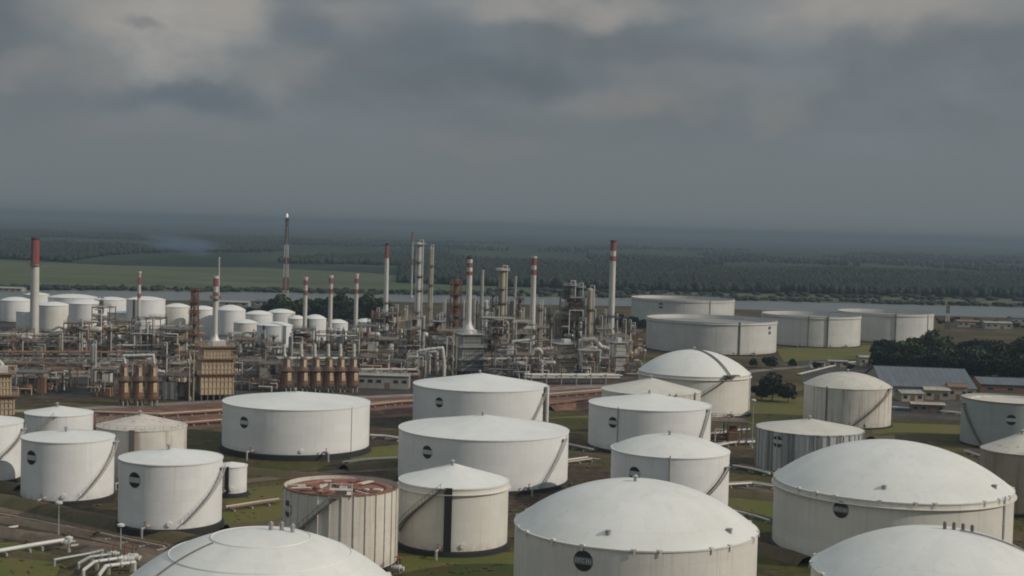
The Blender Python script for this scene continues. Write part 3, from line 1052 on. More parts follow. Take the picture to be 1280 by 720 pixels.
        td = MB()
        hr = MB()
        for i in range(N):
            f = (i + 0.5) / N
            a = a0 + (a1 - a0) * f
            z = z0 + (z1 - z0) * f
            td.box(((R + 0.56) * math.cos(a), (R + 0.56) * math.sin(a), z), (0.8, 0.34, 0.05), a)
            if i % 3 == 0:
                hr.beam(((R + 1.0) * math.cos(a), (R + 1.0) * math.sin(a), z), ((R + 1.0) * math.cos(a), (R + 1.0) * math.sin(a), z + 1.1), 0.07)
        pts = [((R + 1.0) * math.cos(a0 + (a1 - a0) * i / 16), (R + 1.0) * math.sin(a0 + (a1 - a0) * i / 16), z0 + (z1 - z0) * i / 16 + 1.1) for i in range(17)]
        for i in range(16):
            hr.cyl(pts[i], pts[i + 1], 0.045, None, 5, caps=False)
        td.build('stair_treads', stair_mat, so)['kind'] = 'stuff'
        hr.build('handrail', stair_mat, so)
        pf = MB()
        pf.box(((R + 0.6) * math.cos(a0), (R + 0.6) * math.sin(a0), min(z0, H) + 0.03), (1.2, 1.8, 0.08), a0)
        pf.build('stair_landing', stair_mat, so)
    # pipes, ladders and gauge columns on the wall: (px, py_top, py_bottom, width m, material)
    for (px, w, mt) in pipes:
        a, z = hit_shell(px, yrim + 6, c, R)
        pp = MB()
        if w < 0:
            w = -w
            pp.box(((R + 0.22) * math.cos(a), (R + 0.22) * math.sin(a), (base + H) / 2 + 0.1), (0.45, w, h + 0.2), a)
            pp.build('cable_tray', mt, t)
        else:
            pp.cyl(((R + w) * math.cos(a), (R + w) * math.sin(a), base - 0.3), ((R + w) * math.cos(a), (R + w) * math.sin(a), H + 0.5), w, n=8)
            for q in range(4):
                zz = base + h * (q + 0.5) / 4
                pp.box(((R + w * 0.5) * math.cos(a), (R + w * 0.5) * math.sin(a), zz), (w * 1.5, w * 3, 0.15), a)
            pp.build('standpipe', mt, t)
    # ribs
    if ribs:
        rb = MB()
        rb.box((0, 0, 0), (0.22, 0.22, h - 0.4))
        proto = None
        for i in range(ribs):
            a = 2 * PI * i / ribs + 0.03
            loc = ((R + 0.09) * math.cos(a), (R + 0.09) * math.sin(a), base + h / 2)
            if proto is None:
                proto = rb.build('rib', shell, t, loc)
                proto.rotation_euler = (0, 0, a)
            else:
                share(proto, 'rib', t, loc, a)
    # round emblem: black disc with a pale band across it, curved with the wall
    if emblem:
        a, z = hit_shell(emblem[0], emblem[1], c, R)
        r0 = emb_d / 2
        def onwall(u, v, off):
            aa = a + u / R
            return ((R + off) * math.cos(aa), (R + off) * math.sin(aa), z + v)
        em = MB()
        nn = 28
        vs = [onwall(0, 0, 0.05)] + [onwall(r0 * math.cos(2 * PI * i / nn), r0 * math.sin(2 * PI * i / nn), 0.05) for i in range(nn)]
        em.add(vs, [(0, 1 + i, 1 + (i + 1) % nn) for i in range(nn)])
        eo = em.build('emblem', 'black', t)
        bd = MB()
        hb = r0 * 0.34
        hw = math.sqrt(r0 * r0 - hb * hb) * 1.05
        vs = []
        for i in range(9):
            u = -hw + 2 * hw * i / 8
            vs += [onwall(u, -hb, 0.08), onwall(u, hb, 0.08)]
        bd.add(vs, [(2 * i, 2 * i + 2, 2 * i + 3, 2 * i + 1) for i in range(8)])
        bo = bd.build('emblem_band', 'banddark' if letters else 'band', eo)
        if letters:
            lt = MB()
            def bar(u0, v0, u1, v1):
                lt.add([onwall(u0 * r0, v0 * r0, 0.1), onwall(u1 * r0, v0 * r0, 0.1), onwall(u1 * r0, v1 * r0, 0.1), onwall(u0 * r0, v1 * r0, 0.1)], [(0, 1, 2, 3)])
            for (u0, v0, u1, v1) in [(-.80, -.22, -.70, .22), (-.56, -.22, -.47, .22), (-.47, .13, -.33, .22), (-.33, -.22, -.25, .22), (-.10, -.22, -.02, .22),
                                     (-.02, .13, .14, .22), (-.02, -.22, .14, -.14), (.30, -.22, .38, .22), (.38, -.04, .54, .04), (.54, -.22, .62, .22), (.74, -.22, .82, .16)]:
                bar(u0, v0, u1, v1)
            lt.build('emblem_lettering', 'mark', eo)
    t['radius'] = R
    return t, c, R, H, roof_z, ro


T = tank
# front row
t1 = T('big white dome tank at the bottom centre, lettered round emblem on its shaded wall', 643, 946, 655, 600, 13.3, 'dome', 'cream', 'roofdome', (729, 701), 3.4, None, (), 1.0, letters=True, vents=1, n=96)
t2 = T('big dome tank at the right, lettered emblem, shadow line under its rim', 965, 1265, 602, 551, 13.3, 'dome', 'cream', 'roofdome', (1051, 637), 3.3, None, [(1256, 0.25, 'white')], 1.0, letters=True, girder=True, vents=0, n=96)
t3 = T('white dome tank cut off by the bottom right corner, small valves at its crown', 1010, 1336, 714, 661, 13.3, 'dome', 'cream', 'roofdome', None, 3, None, (), 1.0, vents=0, n=96)
t4 = T('white dome roof cut off by the bottom left edge, seam rings and vents', 152, 498, 731, 663, 13.3, 'dome', 'cream', 'roofdome', None, 3, None, (), 1.0, vents=0, seams=2, n=96)
t5 = T('cream cone-roofed tank with a thick black vertical strip in the middle of its wall', 499, 636, 599, 579, 12.4, 'cone', 'cream', 'roofwhite', None, 2, [(553, 606), (500, 664)], [(561, -1.5, 'black')], 1.1, vents=1, girder=True, stair_mat='stair')
t6 = T('ribbed cream tank with a rust red open top and dark diagonal stairs', 355, 498, 606, 606, 14.3, 'float', 'ribbed', 'deckrust', (360, 636), 3.2, [(420, 622), (371, 668), 1], (), 0.6, ribs=30, vents=0, group='ribbed storage tanks', stair_mat='stair')
t7 = T('wide white cone-roofed tank in the centre front, stairs rising to its right edge', 499, 711, 535, 518, 12.4, 'cone', 'white', 'roofwhite', (534, 565), 3.2, [(704, 549), (674, 609)], (), 0.9)
t8 = T('wide white cone-roofed tank behind the centre one, two standpipes on its right edge', 517, 685, 480, 466, 12.4, 'cone', 'white', 'roofwhite', (549, 503), 3.2, [(679, 492), (662, 530)], [(680, 0.45, 'darksteel'), (683.5, 0.4, 'white')], 0.9)
t9 = T('wide white cone-roofed tank alone on the left of the centre, on a black foundation', 279, 463, 501, 489, 12.3, 'cone', 'white', 'roofwhite', (305, 528), 3.2, None, [(440, 0.12, 'white')], 1.6)
t10 = T('white cone-roofed tank right of centre in front of the low tan tank', 736, 889, 504, 491, 12.4, 'cone', 'white', 'roofwhite', (766, 528), 3.2, [(884, 512), (874, 548)], [(773, 0.14, 'steel')], 0.9)
t11 = T('rounded white tank just behind the bottom centre dome, a thin pipe down its middle', 764, 912, 561, 543, 13.0, 'dome', 'white', 'roofdome', (793, 592), 3.2, [(907, 584), (884, 617), 1], [(838, 0.17, 'steel')], 0.9, vents=1, stair_mat='stair')
t12 = T('grey tank with dark vertical streaks and a tan roof, behind the right dome tank', 945, 1080, 535, 523, 11.0, 'cone', 'striped', 'rooftan', (972, 552), 3.2, None, (), 0.8, ribs=44, vents=1, group='ribbed storage tanks')
t13 = T('tan tank with a rust-stained rim and a diagonal stair, left of the grey shed roof', 1005, 1115, 481, 465, 13.0, 'dome', 'dirtywhite', 'roofpatch', None, 2, [(1111, 486), (1066, 532)], [(1034, 0.25, 'stair')], 0.6, vents=1, stair_mat='stair')
t14 = T('cream dome tank with a brown stair running over its crown and down its wall', 798, 938, 464, 437, 14.0, 'dome', 'cream', 'roofdome', None, 2, [(911, 466), (877, 495), 1], [(937, 0.2, 'white')], 0.9, seams=0, vents=1, girder=True, stair_mat='stair')
t15 = T('low tan tank between the dome with the brown stair and the white cone-roofed tank', 752, 876, 487, 472, 12.5, 'cone', 'dirtywhite', 'rooftan', None, 2, None, [(837, 0.3, 'wallcream'), (845, 0.3, 'wallcream'), (868, 0.3, 'wallcream')], 0.6, vents=1)
t16 = T('grey green open-top tank with a rusty rim at the right edge', 1201, 1326, 498, 498, 14.3, 'float', 'greygreen', 'roofpatch', (1264, 525), 3.2, [(1206, 504), (1228, 556)], (), 0.6, vents=0, group='tanks at the right edge', stair_mat='stair')
t17 = T('brown stained cone-roofed tank at the right edge below the grey green one', 1225, 1330, 562, 540, 14.0, 'cone', 'brownshell', 'roofpatch', None, 2, None, (), 0.8, vents=1, group='tanks at the right edge')
t18 = T('white cone-roofed tank partly hidden at the back of the left group', 31, 117, 515, 507, 12.4, 'cone', 'white', 'roofwhite', None, 2, [(68, 519), (46, 545)], (), 0.9)
t19 = T('white tank in the left group with a curved shadow at its foot', 27, 144, 545, 538, 13.2, 'cone', 'white', 'roofwhite', (39, 572), 3.2, [(142, 552), (100, 622)], (), 1.0)
t20 = T('white tank at the front of the left group, on a thick dark foundation', 149, 279, 571, 560, 13.2, 'cone', 'white', 'roofwhite', (168, 600), 3.2, [(276, 584), (228, 655)], (), 1.7)
t21 = T('white tank cut off by the left edge of the picture', -82, 30, 526, 517, 13.4, 'cone', 'white', 'roofwhite', None, 2, [(27, 536), (-4, 575)], (), 1.0)
t22 = T('tan tank with a rusty top and a dark vertical strip, behind the front left tank', 121, 234, 531, 517, 13.0, 'cone', 'dirtywhite', 'roofrust', None, 2, None, [(165, -1.3, 'darksteel')], 0.8, vents=1, rail=True)
t23 = T('small white tank with a dark strip beside the front left tank', 270, 309, 581, 577, 6.2, 'cone', 'white', 'roofwhite', None, 2, None, [(284, -0.9, 'black')], 1.0, vents=0)

# foam-pourer brackets and hatches along the rims of the front domes
for (tt, cc_, RR, HH, rz_, ro_), skip in ((t1, 3), (t2, 4), (t3, 3), (t4, 4)):
    nb = 30
    proto = None
    for i in range(nb):
        if i % skip == 0:
            continue
        a = 2 * PI * i / nb + random.uniform(-0.05, 0.05)
        if proto is None:
            b2 = MB()
            b2.box((0, 0, 0.1), (0.5, 0.7, 0.35))
            b2.box((0.25, 0, -0.35), (0.12, 0.3, 0.9))
            proto = b2.build('rim_bracket', 'roofdome', tt, (RR * math.cos(a), RR * math.sin(a), HH))
            proto.rotation_euler = (0, 0, a)
        else:
            share(proto, 'rim_bracket', tt, (RR * math.cos(a), RR * math.sin(a), HH), a)
    for a, f in ((-1.9, 0.88), (-0.7, 0.9), (1.2, 0.85)):
        x, y = RR * f * math.cos(a), RR * f * math.sin(a)
        hb = MB()
        hb.cyl((x, y, rz_(RR * f) - 0.2), (x, y, rz_(RR * f) + 0.45), 0.45, n=12)
        hb.cyl((x, y, rz_(RR * f) + 0.45), (x, y, rz_(RR * f) + 0.55), 0.55, n=12)
        hb.build('roof_hatch', 'steel', ro_)

# deck clutter on the rust red floating roof
tt, c6, R6, H6, rz6, ro6 = t6
lad = MB()
for s in (-0.6, 0.6):
    lad.beam((1.5 + s, -R6 + 0.6, H6 + 0.2), (0.2 + s, 2.0, H6 - 0.7), 0.22)
for i in range(9):
    f = i / 8
    lad.box((1.5 - 1.3 * f, -R6 + 0.6 + (R6 + 1.4) * f, H6 + 0.2 - 0.9 * f), (1.2, 0.35, 0.12))
lad.build('rolling_ladder', 'stackwhite', tt)
for k in range(26):
    a = random.uniform(0, 2 * PI)
    f = random.uniform(0.25, 0.8)
    b2 = MB()
    b2.box((R6 * f * math.cos(a), R6 * f * math.sin(a), H6 - random.uniform(0.25, 0.55)), (R6 * random.uniform(0.12, 0.45), random.uniform(0.2, 1.3), 0.25), a + random.choice((0, 0, PI / 2)) + random.uniform(-0.1, 0.1))
    b2.build('roof_plate', random.choice(('rooftan', 'rust', 'deckrust', 'rust', 'roofpatch')), tt)
gp = MB()
gp.box((1.2, -R6 + 0.5, H6 + 1.0), (4.2, 1.6, 0.15))
for x in (-0.8, 1.2, 3.2):
    gp.beam((x, -R6 + 0.2, H6 - 0.5), (x, -R6 + 0.2, H6 + 2.1), 0.14)
    gp.beam((x, -R6 + 1.2, H6 - 0.5), (x, -R6 + 1.2, H6 + 2.1), 0.14)
gp.box((1.2, -R6 + 0.2, H6 + 2.1), (4.2, 0.12, 0.12))
gp.box((1.2, -R6 + 0.9, H6 - 0.1), (2.0, 0.9, 2.0))
gp.build('gauge_platform', 'stackwhite', tt)

# stair over the crown of the dome tank
tt, c14, R14, H14, rz14, ro14 = t14
a14, _ = hit_shell(913, 464, c14, R14)
st = MB()
N = 20
for i in range(N):
    for s in (-0.45, 0.45):
        f0, f1 = i / N, (i + 1) / N
        r0_, r1_ = R14 * (1 - f0 * 0.98), R14 * (1 - f1 * 0.98)
        ca, sa = math.cos(a14), math.sin(a14)
        st.beam((r0_ * ca - s * sa, r0_ * sa + s * ca, rz14(r0_) + 0.2), (r1_ * ca - s * sa, r1_ * sa + s * ca, rz14(r1_) + 0.2), 0.22)
st.build('roof_stair', 'stair', ro14)
lp = MB()
lp.box(((R14 + 0.9) * math.cos(a14), (R14 + 0.9) * math.sin(a14), H14 + 0.5), (2.4, 5.5, 0.35), a14)
lp.build('stair_platform', 'darksteel', tt)

# roof walkways on the front domes
tt, c4, R4, H4, rz4, ro4 = t4
for a in (2.4, -2.5):
    w = MB()
    for i in range(14):
        r0_, r1_ = R4 * (1 - i / 14 * 0.62), R4 * (1 - (i + 1) / 14 * 0.62)
        w.beam((r0_ * math.cos(a), r0_ * math.sin(a), rz4(r0_) + 0.06), (r1_ * math.cos(a), r1_ * math.sin(a), rz4(r1_) + 0.06), 0.22)
    w.build('roof_pipe', 'stair', ro4)
for x, y in ((1.2, 1.0), (2.6, 1.6), (4.2, 1.2)):
    gv = MB()
    z0 = rz4(math.hypot(x, y))
    gv.cyl((x, y, z0 - 0.1), (x, y, z0 + 0.9), 0.3, n=10)
    gv.cyl((x - 0.35, y, z0 + 0.8), (x + 0.35, y, z0 + 0.8), 0.22, n=10)
    gv.ball((x, y, z0 + 1.0), 0.26, 10, 6)
    gv.build('relief_valve', 'steel', ro4)
tt, c3, R3, H3, rz3, ro3 = t3
w = MB()
a = -0.25
for s in (-0.45, 0.45):
    for i in range(16):
        r0_, r1_ = R3 * (1 - i / 16 * 0.85), R3 * (1 - (i + 1) / 16 * 0.85)
        ca, sa = math.cos(a), math.sin(a)
        w.beam((r0_ * ca - s * sa, r0_ * sa + s * ca, rz3(r0_) + 0.2), (r1_ * ca - s * sa, r1_ * sa + s * ca, rz3(r1_) + 0.2), 0.13)
w.build('roof_walkway', 'steel', ro3)
for x in (0.8, 2.2, 3.6, 5.0):
    gv = MB()
    z0 = rz3(x)
    gv.cyl((x, 0.3, z0 - 0.1), (x, 0.3, z0 + 1.0), 0.28, n=10)
    gv.ball((x, 0.3, z0 + 0.9), 0.28, 10, 6)
    gv.build('relief_valve', 'stair', ro3)

# open-top tanks beyond the right-hand grass
OPEN = [('rearmost open-top tank with a sunlit inner wall, left of the river bend', 789, 918, 372.5, 17.0, [(888, 0.3, 'floatshell')], (826, 382)),
        ('front open-top tank, widest of the four, small marks near its right edge', 808, 971, 398, 17.0, [(925, 0.35, 'stair')], None),
        ('open-top tank right of the widest one, dark vertical pipe on its wall', 952, 1076, 392.5, 17.5, [(1035, 0.45, 'stair'), (1011, 0.3, 'stair')], None),
        ('open-top tank farthest right, above the dark grove', 1046, 1167, 389.5, 17.5, [(1120, 0.35, 'stair'), (1160, 0.35, 'white')], None)]
for lab, xl, xr, yr, h, pp, emb in OPEN:
    to = T(lab, xl, xr, yr, yr, h, 'open', 'floatshell', 'floatdeck', emb, 4.0, None, pp, 0.6, vents=0, girder=True, rail=True, group='open-top tanks', n=80)
    if xl == 808:
        tt, cc_, RR, HH, _, _ = to
        for py in (410, 416):
            a, z = hit_shell(962, py, cc_, RR)
            mk = MB()
            mk.box(((RR + 0.06) * math.cos(a), (RR + 0.06) * math.sin(a), z), (0.1, 2.6, 1.6), a)
            mk.build('wall_mark', 'darksteel', tt)

# the white tanks at the far left, in front of the river
LEFT = [(0, 40, 375, 371, 10.5, 'white', 'grey shaded tank at the far left edge, behind the tall red-topped chimney'),
        (46, 88, 381, 377, 12, 'cream', 'low tank just right of the tall red-topped chimney'),
        (30, 62, 368, 365.5, 10, 'white', 'small pale tank peeping above the two at the far left'),
        (60, 122, 371, 367.5, 10.5, 'white', 'wide pale tank behind the low tank by the left chimney'),
        (86, 130, 379, 374, 14, 'white', 'white tank left of the dark pipe tower'),
        (118, 160, 374, 371, 12, 'white', 'white tank right behind the dark pipe tower'),
        (158, 207, 374, 370.5, 15, 'white', 'tall white tank behind the thin red-banded stack'),
        (205, 238, 383, 379, 12, 'cream', 'white tank left of the rusty lattice tower'),
        (236, 270, 386, 382, 12, 'white', 'white tank right of the rusty lattice tower'),
        (270, 307, 387, 381, 12.5, 'white', 'tall domed white tank right of the stack on the beige furnace'),
        (306, 341, 392, 388, 10, 'white', 'domed white tank second right of the beige furnace stack'),
        (334, 369, 390, 386, 9, 'white', 'domed white tank below the striped flare tower'),
        (321, 366, 406, 402, 9.5, 'white', 'nearer white tank with a dark strip below the flare tower'),
        (360, 382, 398, 394, 9, 'cream', 'small white tank left of the first of three banded stacks'),
        (380, 408, 398, 393, 11, 'white', 'domed white tank between the first two banded stacks'),
        (409, 435, 403, 399, 9.5, 'white', 'domed white tank between the last two banded stacks'),
        (444, 468, 402, 398, 9.5, 'white', 'domed white tank right of the third banded stack'),
        (96, 138, 386, 382, 9, 'white', 'white tank in front of the wide pale one, left of the dark pipe tower'),
        (134, 174, 390, 386, 9, 'cream', 'low white tank in front, right of the dark pipe tower'),
        (292, 322, 403, 399, 9, 'cream', 'low cream tank in front of the tall domed one'),
        (-44, -4, 379, 375, 10, 'white', 'white tank just cut off by the left edge, far row'),
        (20, 52, 389, 385.5, 8, 'white', 'low white tank at the foot of the tall red-topped chimney'),
        (462, 478, 408, 405.5, 7, 'cream', 'smallest white tank at the right end of the far left row'),
        (488, 506, 408, 405, 8, 'white', 'pale tank half hidden among the refinery columns')]
for xl, xr, yr, ya, h, mt, lab in LEFT:
    h *= 1.4 if 56 < xl < 450 else 1.2
    T(lab, xl, xr, yr, ya, h, 'dome', mt, 'roofwhite', None, 2, None, [((xl * 0.8 + xr * 0.2), -1.2, 'darksteel')] if xr in (366, 408, 435, 468, 207) else (), 0.6, vents=0, inlet=False, group='far left white tanks', n=40)

# ================================================================== THE REFINERY
def at(px, yb):
    p = G(px, yb)
    return p, p.y / F * 1.0          # place, metres per photo pixel


def railing(mb, x0, y0, x1, y1, z, h=1.1, w=0.09):
    for hh in (0.55, h):
        for a, b in (((x0, y0), (x1, y0)), ((x1, y0), (x1, y1)), ((x1, y1), (x0, y1)), ((x0, y1), (x0, y0))):
            mb.beam((*a, z + hh), (*b, z + hh), w)
    for x in np.linspace(x0, x1, max(2, int((x1 - x0) / 2.5) + 1)):
        for y in (y0, y1):
            mb.beam((x, y, z), (x, y, z + h), w)


def ring_platform(parent, r, R, z, a0=0, a1=2 * PI, mat='darksteel'):
    pl = MB()
    pl.lathe([(r, z), (R, z), (R, z + 0.18), (r, z + 0.18), (r, z)], 20, a0=a0, a1=a1, smooth=False)
    o = pl.build('platform', mat, parent)
    rl = MB()
    n = 10
    P = [(R * math.cos(a0 + (a1 - a0) * i / n), R * math.sin(a0 + (a1 - a0) * i / n)) for i in range(n + 1)]
    for i in range(n):
        for hh in (0.6, 1.15):
            rl.beam((*P[i], z + hh), (*P[i + 1], z + hh), 0.1)
        rl.beam((*P[i], z), (*P[i], z + 1.15), 0.1)
    rl.build('railing', mat, o)
    return o


def chimney(px, ytop, ybase, wt, wb, bands, label, mat='stackwhite', foot=0, base_z=0.0, tip='stackwhite', group='chimneys of the refinery', where=None, plats=()):
    p = where or G(px, ybase)
    m = p.y / F
    top = z_at(px + (ybase - ytop) * 0.03, ytop, p.y)
    t = thing('chimney', label, 'chimney', p, 0, group)
    H = top - base_z
    rt, rb = wt * m / 2, wb * m / 2
    rad = lambda z: rb + (rt - rb) * (z - base_z) / H
    cuts = [base_z] + [base_z + H * b for b in sorted({x for b_ in bands for x in b_[:2]}) if 0 < b < 1] + [top]
    for i in range(len(cuts) - 1):
        z0, z1 = cuts[i], cuts[i + 1]
        fm = ((z0 + z1) / 2 - base_z) / H
        mt, nm = mat, 'shaft'
        for b0, b1, bm in bands:
            if b0 <= fm <= b1:
                mt, nm = bm, 'paint_band'
        s = MB()
        off = 0.01 if nm == 'paint_band' else 0
        s.lathe([(rad(z0) + off, z0), (rad(z1) + off, z1)], 20)
        s.build(nm, mt, t)
    cp = MB()
    cp.lathe([(rt * 0.8, top - 1.5), (rt * 0.8, top + 0.25), (rt + 0.2, top + 0.25), (rt + 0.2, top - 0.6), (rt, top - 0.7)], 20)
    cp.build('tip_ring', tip, t)
    if foot:
        ft = MB()
        fr = foot * m / 2
        ft.lathe([(fr, base_z), (fr * 0.8, base_z + fr * 0.7), (fr * 0.45, base_z + fr * 1.3), (rb * 1.05, base_z + fr * 1.75)], 20)
        ft.build('conical_foot', 'paleclad', t)
    else:
        ft = MB()
        ft.lathe([(rb * 1.6 + 0.3, base_z - 0.2), (rb * 1.6 + 0.3, base_z + 1.0), (rb * 1.05, base_z + 2.0)], 16)
        ft.build('base_ring', 'greyclad', t)
    for f in plats:
        z = base_z + H * f
        ring_platform(t, rad(z), rad(z) + 1.1, z)
    ld = MB()
    for s in (-0.25, 0.25):
        ld.beam((s, -rb - 0.2, base_z + 1), (s, -rt - 0.25, top - 1), 0.09)
    for z in np.arange(base_z + 2, top - 1, 1.2):
        ld.beam((-0.25, -rad(z) - 0.22, z), (0.25, -rad(z) - 0.22, z), 0.07)
    ld.build('ladder', 'steel', t)
    return t, p, m, top


R_, W_, S_ = 'stackred', 'stackwhite', 'soot'
chimney(42.5, 298, 428, 9.5, 11.5, [(.75, 1, R_)], 'tall stout chimney with a long red top at the far left', tip=S_, plats=(.74,))
chimney(172.5, 340, 446, 4.0, 4.5, [(.90, 1, 'tan'), (.76, .90, R_), (.52, .60, R_)], 'thin banded chimney rising from a forked duct over three rusty heaters', base_z=14.5)
chimney(272.5, 322, 405, 1.6, 2.4, [], 'thin pale vent pipe rising behind the beige furnace chimney', 'paleclad', tip='paleclad')
chimney(380, 347, 448, 5, 5.5, [(.86, .95, R_), (.67, .76, R_)], 'first of the three banded stacks over the long row of rusty heaters', base_z=13)
chimney(411.5, 345, 448, 5, 5.5, [(.86, .96, R_), (.68, .77, R_)], 'middle one of the three banded stacks over the long row of rusty heaters', base_z=13)
chimney(443.5, 343, 448, 4.5, 5.5, [(.84, .93, R_), (.66, .74, R_)], 'last of the three banded stacks, at the right end of the heater row', base_z=13)
chimney(481, 305, 432, 4.5, 7, [(.86, 1, R_)], 'slim chimney with a faded red tip left of the tall white column', tip=S_, plats=(.42,))
chimney(664, 321, 455, 6, 8, [(.92, 1, R_), (.83, .88, R_)], 'tapering chimney with red top bands between the twin dark columns and the capped column', plats=(.32,))
chimney(763, 301, 428, 7, 8.5, [(.9, 1, R_), (.8, .85, R_)], 'tallest chimney at the right end of the refinery with a red and white top', tip=S_, plats=(.26,))
chimney(601, 338, 420, 4, 5, [], 'short plain grey stack right of the chimney on the grey furnace', 'greyclad', tip='greyclad')
chimney(642, 346, 430, 3.5, 4.5, [], 'thin plain grey stack right of the capped column', 'greyclad', tip='greyclad')
chimney(514, 291, 372, 2.2, 3, [(.86, 1, 'rust'), (.5, .6, 'rust')], 'distant faint red stack behind the tallest pale column', 'greyclad', tip='rust')


def column(px, ytop, ybase, w, mat, plats, label, cap=None, lean=0, group='process towers of the refinery', cone=True, pipe=True):
    p = G(px, ybase)
    m = p.y / F
    top = z_at(px + (ybase - ytop) * 0.03, ytop, p.y)
    t = thing('process_tower', label, 'process tower', p, 0, group)
    r = w * m / 2
    s = MB()
    s.lathe([(r, 4), (r, top * 0.45), (r * 0.97, top * 0.46), (r * 0.97, top - r * 0.7)], 20)
    s.build('shell', mat, t)
    hd = MB()
    hd.lathe([(r * 0.97, top - r * 0.7), (r * 0.85, top - r * 0.3), (r * 0.5, top - 0.05), (0, top)], 20)
    hd.build('domed_head', mat, t)
    sk = MB()
    sk.lathe([(r * 1.12, 0), (r * 1.02, 4)], 16)
    sk.build('skirt', 'concrete', t)
    k = len(plats)
    for i, f in enumerate(plats):
        a = -PI / 2 + (i % 3 - 1) * 1.3
        ring_platform(t, r, r + 1.3, top * f, a - 2.0, a + 2.0)
    if cap:
        ring_platform(t, r * 0.5, r + 1.6, top - r * 0.6, mat=cap)
    if pipe:
        pp = MB()
        a = -0.6
        x, y = (r + 0.55) * math.cos(a), (r + 0.55) * math.sin(a)
        pp.tube([(0, 0, top - 0.1), (0, 0, top + 1.2), (x, y, top + 1.2), (x, y, top * 0.12), (x + 4, y - 1, top * 0.12)], max(0.25, r * 0.16), 8)
        pp.build('overhead_pipe', 'paleclad', t)
    ld = MB()
    for s_ in (-0.3, 0.3):
        ld.beam((s_ - r * 0.4, -r - 0.15, 2), (s_ - r * 0.4, -r - 0.15, top - r), 0.1)
    for z in np.arange(3, top - r, 1.2):
        ld.beam((-0.3 - r * 0.4, -r - 0.15, z), (0.3 - r * 0.4, -r - 0.15, z), 0.08)
    ld.build('ladder', 'darksteel', t)
    return t


column(521.5, 303, 428, 9, 'paleclad', (.3, .52, .66, .8), 'tallest pale process column with a small platform at its top', cap='steel')
column(536, 309, 428, 5, 'tan', (.35, .6, .8), 'slim tan column just right of the tallest pale one')
column(606.5, 375, 432, 7, 'paleclad', (.4, .8), 'short pale vessel column with a dark shadowed side right of the grey furnace stack')
column(626, 335, 440, 10, 'tan', (.25, .42, .58, .75), 'stout column with a flat white platform cap in the middle of the refinery', cap='paleclad')
column(711, 354, 448, 10, 'darkclad', (.3, .5, .7, .88), 'left one of the twin dark columns with white gear on top', cap='steel')
column(721.5, 357, 448, 8, 'darkclad', (.3, .5, .7, .88), 'right one of the twin dark columns', cap='steel')
column(735.5, 360, 450, 8.5, 'tan', (.35, .7), 'tan column just right of the twin dark columns', pipe=True)
column(718.5, 386, 436, 3.5, 'paleclad', (.5,), 'narrow bright vessel standing between the twin dark columns')
column(557, 377, 440, 5, 'greyclad', (.5, .8), 'grey column left of the rusty lattice structure in the middle')
column(590, 372, 430, 4, 'greyclad', (.5,), 'short grey column behind the grey furnace stack')
column(650, 388, 446, 6, 'tan', (.4, .7), 'tan column between the capped column and the tapering chimney')
column(684, 382, 446, 5, 'greyclad', (.4, .8), 'grey column right of the tapering chimney')
column(693, 392, 448, 4, 'tan', (.5,), 'short tan column left of the twin dark columns')
column(493, 384, 440, 5.5, 'rustdark', (.35, .6, .85), 'brown column right of the slim chimney')
column(470, 388, 440, 5, 'rustdark', (.4, .75), 'brown column left of the slim chimney')
column(126, 375, 440, 6, 'rustdark', (.25, .45, .65, .85), 'dark brown column in the pipe tower among the far left tanks')
column(116, 430, 490, 6, 'paleclad', (.6,), 'pale vertical vessel before the dark hollow on the left')
column(75, 420, 455, 5, 'tan', (.5,), 'short tan column right of the tall red-topped chimney')
column(100, 402, 450, 4, 'greyclad', (.5, .8), 'short grey column left of the dark pipe tower')
column(205, 432, 478, 5, 'rustdark', (.4, .7), 'brown column left of the beige furnace')
column(362, 420, 462, 4, 'greyclad', (.5,), 'short grey column left of the first banded stack')
column(545, 396, 446, 6, 'darkclad', (.4, .7), 'dark stocky column right of the tallest pale column')
column(748, 398, 452, 5, 'rustdark', (.4, .7), 'brown column between the tan column and the tallest chimney')
column(778, 402, 450, 4.5, 'rustdark', (.5,), 'short brown column right of the tallest chimney')


